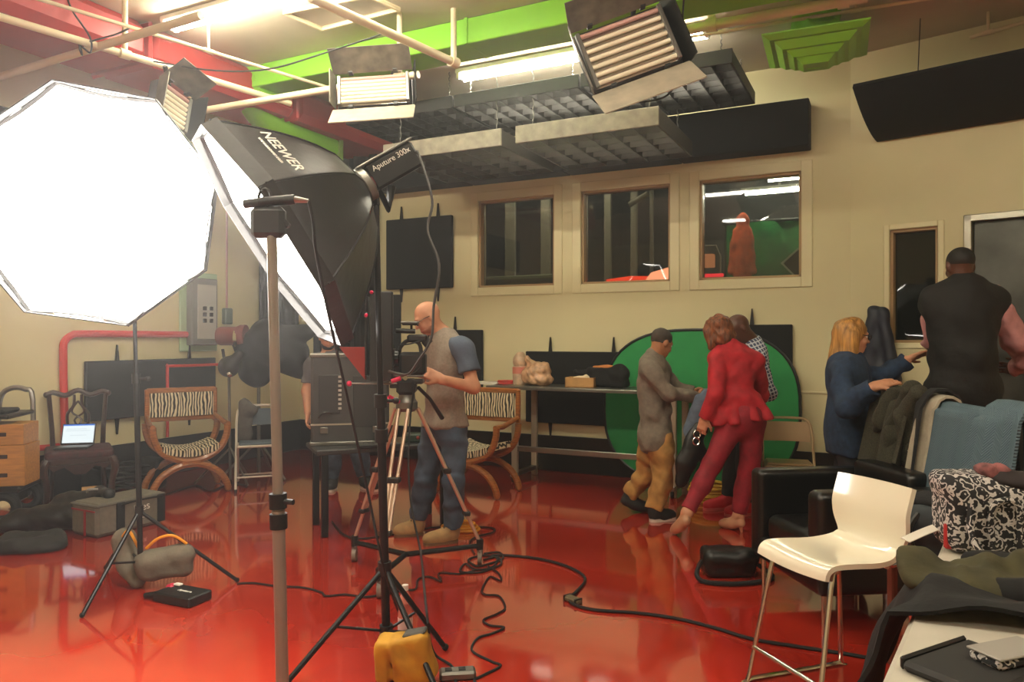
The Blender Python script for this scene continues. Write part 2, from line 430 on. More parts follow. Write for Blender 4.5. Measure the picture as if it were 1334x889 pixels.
wall('wall_left', (XL, YB), (XL, YF), .15, [], wallm, out=Vector((-1, 0)))
wall('wall_front', (XL, YF), (XR, YF), .15, [], wallm, out=Vector((0, -1)))
wall('wall_side', (XR, YF), (XR, E2.y), .15, [], wallm, out=Vector((1, 0)))
basem = M('black_base', (15,14,14), .3)
def strip(name, a, b, z0, z1, t, mat, n):
    a, b = Vector(a), Vector(b); c = (a+b)/2+n*(t/2); d = b-a
    return struct(MB().box((c.x, c.y, (z0+z1)/2), (d.length, t, z1-z0), (0, 0, math.atan2(d.y, d.x)), .006).build(name, mat))
strip('baseboard_back', (XL, YB), (BEND.x, YB), 0, .40, .03, basem, Vector((0, -1)))
strip('baseboard_left', (XL, YB), (XL, YF), 0, .40, .03, basem, Vector((1, 0)))
strip('baseboard_right', BEND, BEND+D2*td, 0, .40, .03, basem, N2)
strip('trim_1', BEND-Vector((1.5, 0)), BEND, .96, .985, .012, trimm, Vector((0, -1)))
strip('trim_2', BEND, BEND+D2*t0*.8, .96, .985, .012, trimm, N2)
# window casings
glass = glassmat('window_glass', (190,195,190), 1.5)
def casing(name, label, org, d, n, s0, s1, z0, z1, w=.075):
    root = struct(thing(name, None, None, (org.x+d.x*(s0+s1)/2, org.y+d.y*(s0+s1)/2, z0), math.atan2(d.y, d.x))); tag(root, label)
    hw, hh = (s1-s0)/2, z1-z0
    for c, sz in (((-hw-w/2, -.006, hh/2), (w, .016, hh+2*w)), ((hw+w/2, -.006, hh/2), (w, .016, hh+2*w)), ((0, -.006, hh+w/2), (2*hw, .016, w)), ((0, -.006, -w/2), (2*hw, .018, w))):
        MB().box(c, sz, None, .005).build('casing', trimm, root)
    for c, sz in (((-hw+.012, .085, hh/2), (.024, .13, hh)), ((hw-.012, .085, hh/2), (.024, .13, hh)), ((0, .085, .012), (2*hw, .13, .024)), ((0, .085, hh-.012), (2*hw, .13, .024))):
        MB().box(c, sz).build('jamb', M('jamb', (170,140,96), .5), root)
    MB().box((0, .10, hh/2), (2*hw-.05, .008, hh-.05)).build('pane', glass, root)
    return root
for i, (a, b, c, d) in enumerate(wins):
    casing('window_%d' % (i+1), ['raised square window beside the black wall panel', 'raised square window with red glow in its corner', 'raised square window showing a green backdrop'][i], Vector((0, YB)), Vector((1, 0)), None, a, b, c, d, .10)
casing('window_4', 'tall narrow window beside the steel door', BEND, D2, None, t0, t1, nwz[0], nwz[1], .05)
# steel door
dr = struct(thing('door_1', None, None, (BEND+D2*(td+.525)).to_3d()+Vector((0, 0, zdoor)), math.atan2(D2.y, D2.x))); tag(dr, 'brushed grey steel door with steel frame')
doorm = M('door_steel', (92,92,86), .42, metal=.75, var=.35, vscale=3, bump=.05, bscale=60)
MB().box((0, .06, (dz-zdoor-.05)/2), (.93, .05, dz-zdoor-.06), None, .004).build('door_leaf', doorm, dr)
for c, sz in (((-.50, -.01, (dz-zdoor)/2), (.06, .05, dz-zdoor)), ((.50, -.01, (dz-zdoor)/2), (.06, .05, dz-zdoor)), ((0, -.01, dz-zdoor-.03), (1.06, .05, .06))):
    MB().box(c, sz, None, .006).build('door_frame', M('door_frame_steel', (150,146,132), .3, metal=.7), dr)
MB().cyl((-.40, .03, 1.0), (-.40, -.06, 1.0), .012).cyl((-.40, -.06, 1.0), (-.27, -.06, 1.0), .011).build('door_handle', chrome, dr)
# platform in front of the door
pl = thing('door_platform', 'low black step platform in front of the steel door', 'platform', (BEND+D2*1.72+N2*.97).to_3d(), math.atan2(D2.y, D2.x))
for k in range(6): MB().box((0, -.77+.308*k, .365), (1.62, .3, .03), None, .004).build('deck_board', blackm, pl)
MB().box((0, 0, .175), (1.6, 1.82, .345), None, .01).build('base', blackm, pl)

# ------------------------------------------------------------------ control room behind the glass
darkw = M('control_room_paint', (34,32,30), .9)
cr = (XL+.3, XR-.4, YB+.17, YB+3.3)
mb = MB().box(((cr[0]+cr[1])/2, cr[3]+.05, 2.1), (cr[1]-cr[0], .1, 4.1)); struct(mb.build('wall_control_room', darkw))
struct(MB().box(((cr[0]+cr[1])/2, (cr[2]+cr[3])/2+.1, .9), (cr[1]-cr[0], cr[3]-cr[2]-.1, .1)).build('floor_control_room', darkw))
struct(MB().box(((cr[0]+cr[1])/2, (cr[2]+cr[3])/2+.1, 4.12), (cr[1]-cr[0], cr[3]-cr[2]-.1, .1)).build('ceiling_control_room', darkw))
for x in (cr[0], cr[1]): struct(MB().box((x, (cr[2]+cr[3])/2+.1, 2.5), (.1, cr[3]-cr[2]-.1, 3.2)).build('wall_control_room', darkw))
greyc = M('grey_pillar', (118,110,97), .8)
for u, Y, w in ((665, 9.2, .16), (711, 9.2, .14), (792, 9.4, .10), (826, 9.4, .09), (849, 9.6, .05)):
    q = W(u, 300, Y/(C+S*(u-CX)/FPX))
    tag(MB().box((q.x, q.y, 2.5), (w, .05, 3.1), None, .01).build('curtain_strip', greyc), {665: 'broad grey strip behind the window beside the black panel', 711: 'second grey strip behind the window beside the black panel', 792: 'first slim grey strip behind the middle window', 826: 'second slim grey strip behind the middle window', 849: 'thinnest grey strip behind the middle window'}[u], 'curtain strip', 'grey strips in the dark control room')
def ctrl(u, v, Y): return W(u, v, Y/(C+S*(u-CX)/FPX))
q = ctrl(672, 362, 9.0); dk = thing('control_desk', 'pale green control room desk seen through the window', 'desk', (q.x, q.y, .95))
MB().box((0, 0, 1.33), (1.6, .7, .05), None, .01).build('desktop', M('pale_green', (110,118,90), .6), dk)
for sx in (-.7, .7): MB().box((sx, 0, .65), (.06, .6, 1.3)).build('leg', darkw, dk)
q = ctrl(845, 362, 8.6); hd = thing('monitor_console', 'console glowing red in the corner of the middle window', 'console', (q.x, q.y, .95))
zc_ = q.z-.95
MB().box((0, .05, zc_/2-.06), (.9, .5, zc_), None, .02).build('cabinet', darkw, hd)
MB().prism([(-.45, 0), (.05, 0), (.05, .06), (-.15, .07), (-.45, .04)], .04, (0, -.2, zc_-.06)).build('screen', emis('red_screen', (235,60,30), 1.6), hd)
MB().prism([(.02, 0), (.45, 0), (.45, .15), (.3, .15), (.1, .1)], .04, (0, -.22, zc_-.06)).build('screen', emis('peach_screen', (255,150,110), 2.0), hd)
q = ctrl(830, 262, 9.0); sl = thing('small_spotlight', 'small spotlight on a bracket behind the middle window', 'lamp', (q.x, q.y, q.z))
MB().cyl((-.1, 0, -.04), (.14, 0, .08), .035).build('body', greyc, sl); MB().cyl((0, 0, 0), (0, 0, 4.07-q.z), .01).build('bracket', greyc, sl)
# window whose reflections are imitated by green cloth, orange figure and tubes
q = ctrl(1016, 330, 9.3); gb = thing('green_reflection', 'green cloth behind the raised window imitating a reflected green screen', 'backdrop', (q.x, q.y, .95))  # cloth built to imitate a green screen mirrored in the glass
gm = M('green_cloth', (26,130,58), .8, var=.45, vscale=4)
g = [[(x, .05*math.sin(7*x)+.03*math.sin(15*x+1), z) for z in np.linspace(0, 1.93, 6)] for x in np.linspace(-.62, .7, 30)]
MB().sheet(g, .01).build('cloth', gm, gb)
MB().cyl((-.66, 0, 1.94), (.74, 0, 1.94), .02).build('crossbar', blackm, gb)
for x in (-.64, .72): MB().cyl((x, .03, 0), (x, .03, 1.94), .018).build('upright', blackm, gb)
q = ctrl(967, 325, 8.75)
oc = thing('orange_reflection', 'orange-red figure behind the window imitating a reflected person', 'coat', (q.x, q.y, .95))  # figure built to imitate a person's reflection in the glass
zz = q.z-.95
soft('figure_body', [cap((0, 0, zz-.62), (0, 0, zz+.22), .12, .075, flat=((0, 1, 0), 1.6)), ell((0, 0, zz+.32), (.07, .06, .1)), cap((-.07, 0, zz+.2), (-.12, 0, zz-.25), .045, .04), cap((.07, 0, zz+.2), (.12, 0, zz-.25), .045, .04)], M('orange_reflection', (250,110,66), .8, var=.3, vscale=14), oc, .014, .01, 30)
MB().cyl((0, 0, 0), (0, 0, zz-.5), .015).box((0, 0, .02), (.3, .3, .04)).build('stand', blackm, oc)
lampred = emis('red_indicator', (235,40,50), 1.5)
q = ctrl(924, 340, 9.0); lg = thing('stage_lamp', 'glowing orange lamp box with red light seen through the window', 'lamp', (q.x, q.y, .95))
MB().box((0, 0, q.z-.95), (.12, .1, .16), None, .01).build('housing', emis('lamp_orange', (235,140,90), .55), lg)
MB().box((.05, -.06, q.z-.95-.18), (.26, .03, .04), None, .01).build('strip_light', lampred, lg)
MB().tube([(-.12, 0, q.z-.95+.1), (-.08, 0, q.z-.95+.18), (.08, 0, q.z-.95+.18), (.13, 0, q.z-.95+.05), (.13, 0, 0)], .01).build('yoke', greyc, lg)
q = ctrl(1036, 345, 8.5); pf = thing('picture_frame', 'white framed dark panel tilted in the window corner', 'frame', (q.x+.1, q.y, q.z), 0, rot=Euler((0, R(-42), 0)).to_matrix())
MB().box((0, 0, 0), (.3, .02, .34)).build('panel', M('dark_panel', (40,34,30), .5), pf)
for c, sz in (((-.16, -.012, 0), (.02, .02, .36)), ((.16, -.012, 0), (.02, .02, .36)), ((0, -.012, .17), (.3, .02, .02)), ((0, -.012, -.17), (.3, .02, .02))): MB().box(c, sz).build('frame_rail', whitem, pf)
MB().box((q.x+.1, q.y+.1, (q.z+.95)/2), (.05, .05, q.z-.95)).box((q.x+.1, q.y+.05, q.z-.05), (.05, .12, .05)).build('prop', darkw, pf, world=True)
win_glow = emis('added_tube_glow', (255,244,222), 70)  # tubes imitating reflected lamps, plus one unseen tube added for brightness
for u0, v0, u1, v1, Y, lab in ((1001, 235, 1062, 229, 9.0, 'upper bright tube imitating a lamp reflected in the window'), (971, 252, 1062, 246, 10.3, 'lower long tube imitating a lamp reflected in the window'), (917, 239, 946, 236, 8.4, 'short tube imitating a lamp reflected in the window'), (640, 0, 800, 0, 8.75, 'added unseen tube lamp brightening the room above the pale green desk')):
    a, b = ctrl(u0, v0, Y), ctrl(u1, v1, Y); z = (a.z+b.z)/2 if v0 else 3.95
    t = thing('added_tube_light', lab, 'light', ((a.x+b.x)/2, Y, z), 0, 'added tubes behind the raised windows'); L = abs(b.x-a.x)
    MB().cyl((-L/2, 0, 0), (L/2, 0, 0), .022, n=10).build('tube', win_glow, t)
    MB().box((0, 0, .05), (L+.1, .12, .04)).build('fitting', whitem, t)
    MB().box((0, .0, .07+(4.07-z-.07)/2), (.03, .03, 4.07-z-.07)).build('hanger', whitem, t)

# ------------------------------------------------------------------ ceiling: ducts, pipes, tubes
gb_y0, gb_y1 = 5.34, 5.70
gd = thing('green_ceiling_duct', 'bright green painted duct running across the ceiling', 'duct', (-2.4, (gb_y0+gb_y1)/2, 3.93))
for i in range(6):
    x0 = -5.6+i*1.25; MB().box((x0+.62+2.4, 0, .11), (1.245, gb_y1-gb_y0, .21), None, .008).build('duct_section', greenp, gd)
for i in range(7): MB().box((-5.6+i*1.25+2.4, 0, .11), (.03, gb_y1-gb_y0+.016, .214)).build('duct_seam', greenp, gd)
a, b = CWp = Zp(405, 100, 3.9), Zp(300, 120, 3.95)
ge = thing('green_duct_elbow', 'green duct elbow bending down beside the red duct', 'duct', (-5.55, 5.35, 3.45))
MB().tube(smooth_path([(.1, .15, .58), (-.15, .2, .5), (-.28, .5, .38), (-.3, .95, .3), (-.3, 1.5, .28)], 5), .17, 14).build('duct_pipe', greenp, ge)
MB().box((-.3, 1.52, .28), (.42, .05, .36), None, .02).build('duct_flange', M('olive_green', (96,130,30), .6), ge)
rd = thing('red_ceiling_duct', 'red painted duct running along the ceiling by the wall', 'duct', (-5.88, 4.2, 3.77))
for i in range(4): MB().box((0, -2.6+i*1.75, .2), (.76, 1.74, .34), None, .07).build('duct_section', redp, rd)
for i in range(5): MB().box((0, -3.475+i*1.75, .2), (.79, .04, .37), None, .05).build('duct_seam', redp, rd)
def pipe(name, label, a, b, r, mat=pipem, hang=()):
    t = thing(name, label, 'pipe', (Vector(a)+Vector(b))/2); MB().cyl(a, b, r, n=12).build('rail', mat, t, world=True)
    for s in hang:
        p = Vector(a).lerp(Vector(b), s); MB().cyl(p, (p.x, p.y, ZC), r*.75, n=10).build('hanger', mat, t, world=True)
        MB().cyl(p-(Vector(b)-Vector(a)).normalized()*.04, p+(Vector(b)-Vector(a)).normalized()*.04, r*1.35, n=12).build('clamp', mat, t, world=True)
    return t
pz = 3.72
pipe('lighting_pipe', 'long cream pipe carrying loose cables over the big octagonal softbox', Zp(-60, 4, pz), Zp(378, 135, pz), .028, hang=(.42,))
pipe('lighting_pipe', 'cream pipe crossing the cable-wrapped pipe under the red duct', Zp(-20, 106, pz), Zp(262, 20, pz), .03, hang=(.05,))
pipe('lighting_pipe', 'cream pipe passing behind the hanging tube fixture toward green duct', Zp(243, 147.6, pz-.1), Zp(545, 97, pz-.1), .03, hang=(.02, .93))
pipe('lighting_pipe', 'cream pipe from which the silver tube fixture hangs', Zp(405, -3, pz), Zp(591, 81, pz), .032, hang=(1.0,))
pipe('lighting_pipe', 'thick cream pipe reaching over the green air vent', Zp(850, 47, 3.98), Zp(1130, -4, 3.98), .04, hang=(.3, .9))
pipe('conduit', 'thin cream conduit beside the thick pipe over the vent', Zp(880, 51, 4.05), Zp(1230, -5, 4.05), .014, hang=(.2, .7))
pipe('conduit', 'thin bright rod running slanted over the octagonal softbox', Zp(45, -3, 3.8), Zp(437, 117, 3.8), .014, hang=(.5,))
pipe('conduit', 'short conduit above the curved black baffle', Zp(1264, 49, 3.98), Zp(1345, 26, 3.98), .016, hang=(.3,))
hf = thing('ceiling_hatch', 'cream hatch frame on the ceiling beside the glowing tube', 'hatch', Zp(440, 20, ZC))
pts = [Zp(u, v, ZC-.015) for u, v in ((370, 16), (419, 38), (520, 12), (480, -6))]
for i in range(4): MB().tube([pts[i], pts[(i+1) % 4]], .02, 6).build('frame_rail', pipem, hf, world=True)
def tube_light(label, a, b, hang=True):
    a, b = Vector(a), Vector(b); L = (b-a).length; t = thing('fluorescent_light', label, 'ceiling light', (a+b)/2, math.atan2((b-a).y, (b-a).x), 'fluorescent strips on the ceiling')
    MB().box((0, 0, .03), (L+.06, .16, .05), None, .01).build('housing', whitem, t)
    for y in (-.045, .045): MB().cyl((-L/2, y, -.022), (L/2, y, -.022), .019, n=10).build('tube', tube_glow, t)
    for x in (-L/2, L/2): MB().box((x, 0, -.015), (.03, .15, .05)).build('end_cap', whitem, t)
    return t
zl = ZC-.06
tube_light('long glowing fluorescent strip between the two hanging tube fixtures', (-3.75, 6.37, zl), (-1.35, 6.37, zl))
tube_light('glowing fluorescent strip above the two crossing cream pipes', (-5.3, 4.25, zl), (-3.0, 4.25, zl))
tube_light('fluorescent strip over the floor in front of the camera tripod', (-3.2, 2.0, zl), (-.8, 2.0, zl))
tube_light('fluorescent strip above the white stool', (.6, 2.0, zl), (3.0, 2.0, zl))
tube_light('fluorescent strip at the far side of the studio ceiling', (-3.2, -1.2, zl), (-.8, -1.2, zl))
# louvre grids hung on chains
louvm = M('louvre_black', (24,23,22), .6); louvg = M('louvre_grey', (66,62,55), .55); louve = M('louvre_edge', (176,168,148), .55, var=.25, vscale=8)  # grey version paints in the lit cell walls of the lower panels
def louvre(label, x0, x1, y0, y1, z, edge, nx=8, ny=7, h=.11, louvm=louvm):
    t = thing('louvre_panel', label, 'louvre panel', ((x0+x1)/2, (y0+y1)/2, z), 0, 'egg-crate louvre panels over the windows'); w, d = x1-x0, y1-y0
    for i in range(nx+1):
        if i in (0, nx): MB().box((-w/2+w*i/nx, 0, h/2), (.018, d, h)).build('side_rail', louvm, t)
        else: MB().box((-w/2+w*i/nx, 0, h/2), (.008, d, h)).build('slat', louvm, t)
    for j in range(ny+1):
        if j == 0: MB().box((0, -d/2-.01, h/2+.005), (w+.02, .022, h+.01), None, .003).build('front_rail', edge, t)
        else: MB().box((0, -d/2+d*j/ny, h/2), (w, .008, h)).build('slat', louvm, t)
    for sx in (-.42, .42):
        for sy in (-.4, .4):
            pts = [(w*sx+.006*math.cos(k*1.57), d*sy+.006*math.sin(k*1.57), h+(ZC-z-h)*k/24) for k in range(25)]
            MB().tube(pts, [.007 if k % 2 else .004 for k in range(25)], 5).build('chain', greym, t)
    return t
louvre('lower egg-crate louvre panel over the window beside the black panel', -4.55, -3.22, 6.2, 7.42, 3.3, louve, 6, 6, .15, louvg)
louvre('lower egg-crate louvre panel hanging over the middle window', -3.05, -1.72, 6.2, 7.42, 3.3, louve, 6, 6, .15, louvg)
louvre('upper black louvre panel ending near the air vent', -2.42, -1.12, 6.24, 7.42, 3.74, louvm)
louvre('upper black louvre panel above the two lower louvre panels', -3.74, -2.46, 6.24, 7.42, 3.74, louvm)
louvre('upper black louvre panel behind the silver tube fixture', -5.06, -3.78, 6.24, 7.42, 3.74, louvm)
wb = thing('wall_baffle', 'long black acoustic baffle box above the windows', 'acoustic panel', ((-5.6-.63)/2, YB-.13, 3.30))
for i in range(4): MB().box((-2.485+.62+i*1.2425, 0, .22), (1.238, .25, .44), None, .008).build('baffle_section', blackfelt, wb)
# curved black baffle
cb = thing('curved_baffle', 'curved black acoustic baffle jutting from the wall above the door', 'acoustic panel', (BEND+D2*1.9).to_3d()+Vector((0, 0, 3.32)), math.atan2(D2.y, D2.x))
g = []
for x in np.linspace(-1.66, 2.2, 9):
    g.append([(x, -.02-.72*s_, .31*(s_**1.75)) for s_ in np.linspace(0, 1, 12)])
MB().sheet(g, .045).build('baffle_sheet', blackfelt, cb)
for x in (-1.2, .6): MB().cyl((x, -.6, .25), (x, -.5, ZC-3.32), .004, n=6).build('wire', blackm, cb)
# green air diffuser
vp = Zp(1063, 64, 3.86); av = thing('air_diffuser', 'stepped square green air diffuser under a crumpled duct', 'air vent', (vp.x, vp.y, vp.z), R(3))
dgm = M('diffuser_green', (128,190,46), .45)
for i, (s_, z, h_) in enumerate(((.78, .03, .03), (.60, -.005, .05), (.44, -.05, .05), (.30, -.095, .05))):
    a_, b_ = s_/2, s_/2-.055; vs = [(x*a_, y*a_, z) for x, y in ((-1, -1), (1, -1), (1, 1), (-1, 1))]+[(x*b_, y*b_, z-h_) for x, y in ((-1, -1), (1, -1), (1, 1), (-1, 1))]+[(x*a_, y*a_, z+.012) for x, y in ((-1, -1), (1, -1), (1, 1), (-1, 1))]
    fs = [(4, 7, 6, 5)]+[(4+k, 4+(k+1) % 4, (k+1) % 4, k) for k in range(4)]+[(k, (k+1) % 4, 8+(k+1) % 4, 8+k) for k in range(4)]+[(8, 9, 10, 11)]
    MB().add(vs, fs).build('cone', dgm, av, ang=20)
soft('duct_sleeve', [cap((0, 0, .06), (0, 0, ZC-vp.z-.03), .2, .18), ell((.05, -.05, .12), (.2, .18, .07))], greenp, av, .014, .018, 40)

# ------------------------------------------------------------------ wall mounted panels
def wpanel(label, P0, P1, n, t=.05, hooks=True, cat='acoustic panel', grp='black acoustic panels on the walls'):
    """upright black panel between two opposite wall points"""
    a, b = Vector((P0.x, P0.y)), Vector((P1.x, P1.y)); z0, z1 = min(P0.z, P1.z), max(P0.z, P1.z); d = b-a
    o = thing('wall_panel', label, cat, ((a.x+b.x)/2+n[0]*(t/2+.02), (a.y+b.y)/2+n[1]*(t/2+.02), z0), math.atan2(d.y, d.x), grp); L = d.length
    MB().box((0, 0, (z1-z0)/2), (L, t, z1-z0), None, .008).build('felt_board', blackfelt, o)
    if hooks:
        for sx in (-.28, .28) if L > .8 else (.0,):
            for zz, sg in ((z1-z0, 1), (0, -1)):
                MB().prism([(-.02, 0), (.02, 0), (.006, sg*.16), (-.004, sg*.16)], .02, (sx*L, .01, zz)).build('clip', blackm, o)
    return o
nb, nl = (0, -1), (1, 0)
wpanel('square black panel on the wall beside the first window', BW(507, 378), BW(592, 281), nb)
wpanel('black panel behind the camera operator', BW(560, 512), BW(631, 430), nb)
wpanel('wide black panel behind the steel table', BW(688, 549), BW(835, 459), nb)
wpanel('black panel behind the green reflector edge', BW(930, 600), BW(1033, 423), nb)
wpanel('wide black panel under the red pipe behind the zebra chair', LW(107, 550), LW(276, 466), nl)
cu = thing('black_curtain', 'tall black curtain hanging in the corner behind the strip light head', 'curtain', ((XL+.32-5.68)/2, YB-.1, .9))
def drape(x0, x1, h, amp, n, t=.012, ph=0):
    return [[(x, amp*math.sin(x*n+ph)+amp*.5*math.sin(x*n*2.3+1), z) for z in np.linspace(0, h, 4)] for x in np.linspace(x0, x1, 60)]
MB().sheet(drape(-.52, .52, 3.0, .035, 24), .01).build('cloth', blackcl, cu)
MB().cyl((-.55, 0, 3.0), (.55, 0, 3.0), .018).build('rod', blackm, cu)
for x in (-.5, .5): MB().cyl((x, 0, 3.0), (x, .1, 3.0), .012).build('bracket', blackm, cu)
cu2 = thing('black_curtain', 'black curtain on the side wall behind the tall silver stand', 'curtain', (XL+.1, (6.85+7.6)/2, 1.35), R(90))
MB().sheet(drape(-.37, .35, 2.2, .03, 26), .01).build('cloth', blackcl, cu2); MB().cyl((-.4, 0, 2.2), (.38, 0, 2.2), .018).build('rod', blackm, cu2)
for x in (-.35, .33): MB().cyl((x, 0, 2.2), (x, .1, 2.2), .012).build('bracket', blackm, cu2)
for i, y in enumerate((5.0, 3.5, 2.0)):
    wpanel(['dark panel high on the wall beyond the big octagonal softbox', 'dark high wall panel hidden partly by the octagonal softbox', 'dark high wall panel beside the crossing pipes'][i], Vector((XL, y-.72, 2.9)), Vector((XL, y+.72, 3.55)), nl, hooks=False)
# red pipes and electric boxes on the left wall
def wallpipe(name, label, pts, r, mat):
    return tag(MB().tube(smooth_path(pts, 5), r, 10).build(name, mat), label, 'pipe')
def lwp(u, v, o=.04): q = LW(u, v); return Vector((q.x+o, q.y, q.z))
q0 = lwp(82, 560); wallpipe('red_pipe', 'thick red pipe bending behind the carved chair', [Vector((q0.x, q0.y, .42)), lwp(80, 520), lwp(79, 460), lwp(81, 445), lwp(90, 437), lwp(105, 435), lwp(180, 435.5), lwp(245, 436)], .035, pipered)
q0 = lwp(210, 560, .10); wallpipe('red_pipe', 'thin red pipe in front of the wide black panel', [Vector((q0.x, q0.y, .42)), lwp(210, 515, .10), lwp(210, 479, .10), lwp(213, 477, .10), lwp(250, 476, .10), lwp(292, 474, .10)], .016, pipered)
wallpipe('red_pipe', 'low red pipe passing behind the carved chair legs', [lwp(28, 585), lwp(55, 583), lwp(73, 581)], .028, pipered)
eb = thing('electrical_panel', 'grey electrical breaker panel in a pale green surround', 'electric box', lwp(257, 450, .0), R(90))
MB().box((0, -.02, .38), (.52, .03, .9), None, .01).build('surround', M('pale_green_paint', (165,190,150), .6), eb)
MB().box((0, -.08, .38), (.36, .10, .76), None, .01).build('cabinet', M('panel_grey', (120,122,120), .5), eb)
MB().box((.02, -.135, .38), (.26, .012, .62), None, .004).build('cover', M('panel_light', (185,183,176), .5), eb)
for i in range(6): MB().box((-.02+(i % 2)*.09, -.147, .28+.07*(i//2)), (.05, .014, .045), None, .004).build('switch', blackp, eb)
jb = thing('junction_box', 'small grey-green switch box under a thin conduit', 'electric box', lwp(293, 421, 0), R(90))
MB().box((0, -.04, .08), (.12, .07, .19), None, .012).build('box', M('box_greygreen', (88,104,98), .5), jb)
MB().cyl((0, -.03, .17), (0, -.03, 1.6), .012, n=8).build('conduit', M('conduit_pink', (190,150,140), .5), jb)
# ------------------------------------------------------------------ hanging tube fixtures (four-foot banks with barn doors)
RY = Euler((0, 0, TH)).to_matrix()
barnm = M('barn_door_paint', (120,114,100), .5, metal=.4, var=.35, vscale=9); barnb = M('barn_door_light', (190,180,158), .5, var=.15, vscale=9); silver = M('reflector_silver', (200,196,188), .18, metal=.9)
tubem = M('tube_white', (236,226,200), .25); pinkt = M('tube_pink', (196,150,140), .3)
def tube_bank(label, pos, pitch, roll, w, h, hang_to, yaw=0, lit=False):
    m = RY @ Euler((0, 0, yaw)).to_matrix() @ Euler((0, roll, 0)).to_matrix() @ Euler((pitch, 0, 0)).to_matrix()
    t = thing('tube_fixture', label, 'studio light', pos, rot=m, group='hanging tube fixtures')
    MB().box((0, .07, 0), (w, .10, h), None, .012).build('housing', blackm, t)
    MB().box((0, .012, 0), (w-.05, .012, h-.04)).build('reflector', silver, t)
    n = 7
    for i in range(n):
        z = -h/2+.05+(h-.1)*i/(n-1); tb = MB().cyl((-w/2+.04, -.012, z), (w/2-.04, -.012, z), .0155, n=10).build('tube', pinkt if i == n-1 else tubem, t)
    for sx in (-1, 1): MB().box((sx*(w/2-.025), -.012, 0), (.03, .045, h-.04), None, .005).build('socket_strip', greym, t)
    # barn doors
    MB().box((0, -.12, h/2+.05), (w+.04, .22, .008), (R(-28), 0, 0)).build('barn_door', barnm, t)
    MB().box((0, -.09, -h/2-.12), (w+.06, .008, .26), (R(-38), 0, 0)).build('barn_door', barnb, t)
    MB().box((w/2+.03, -.02, 0), (.008, .2, h+.05), (0, 0, R(14))).build('barn_door', blackm, t)
    MB().box((-w/2-.02, -.05, 0), (.008, .12, h), (0, 0, R(-10))).build('barn_door', barnm, t)
    for sx in (-.3, .3):
        for sz in (-1, 1): MB().box((sx*w, -.02, sz*(h/2+.005)), (.035, .05, .02)).build('hinge', blackp, t)
    mw = wmat(t); top = mw @ Vector((w*.2, .12, h/2)); MB().tube([mw @ Vector((w*.2, .11, 0)), top, Vector(hang_to)], .018, 8).build('yoke', blackm, t, world=True)
    return t
k1 = W(487, 117, 6.0); tube_bank('silver tube fixture with open barn doors hung beside the glowing strip', k1, R(-14), R(-4), .60, .30, W(528, 50, 6.0)+Vector((0, 0, .02)))
k2 = W(818, 62, 4.9); tube_bank('tilted tube fixture hanging above the louvre panels', k2, R(-8), R(-20), .62, .44, (k2.x+.1, k2.y+.1, ZC))
k3 = W(226, 140, 5.7); tube_bank('tube fixture turned edge-on beside the big octagonal softbox', k3, R(-5), R(16), .3, .34, W(215, 86, 5.7), yaw=R(68))
for nm, lab, pts in (('hanging_cable', 'black cord looping from the tilted tube fixture', [W(893, -30, 4.95), W(889, 40, 4.95), W(897, 75, 4.9), W(875, 95, 4.88), W(880, 110, 4.9), W(862, 128, 4.9), W(820, 132, 4.9), W(805, 112, 4.9)]),
                     ('hanging_cable', 'thin cord sagging from pipe over the green duct', [W(200, 80, 5.6), W(280, 92, 5.6), W(350, 90, 5.6), W(420, 70, 5.6), W(505, 42, 5.6)])):
    tag(MB().tube(smooth_path(pts), .006, 6).build(nm, rubber), lab, 'cord')
for lab, px in (('black cable looped twice around the crossing pipes', [(60, -10), (62, 30), (58, 42), (42, 30), (90, 45), (103, 58), (107, 72), (104, 60), (118, 54), (150, 45), (170, 36)]), ('thin black cable dangling beside the pipe hanger', [(85, -10), (95, 15), (117, 48), (118, 68), (108, 62), (100, 55)])):
    tag(MB().tube(smooth_path([W(u, v_, 5.6) for u, v_ in px]), .007, 6).build('hanging_cable', rubber), lab, 'cord')

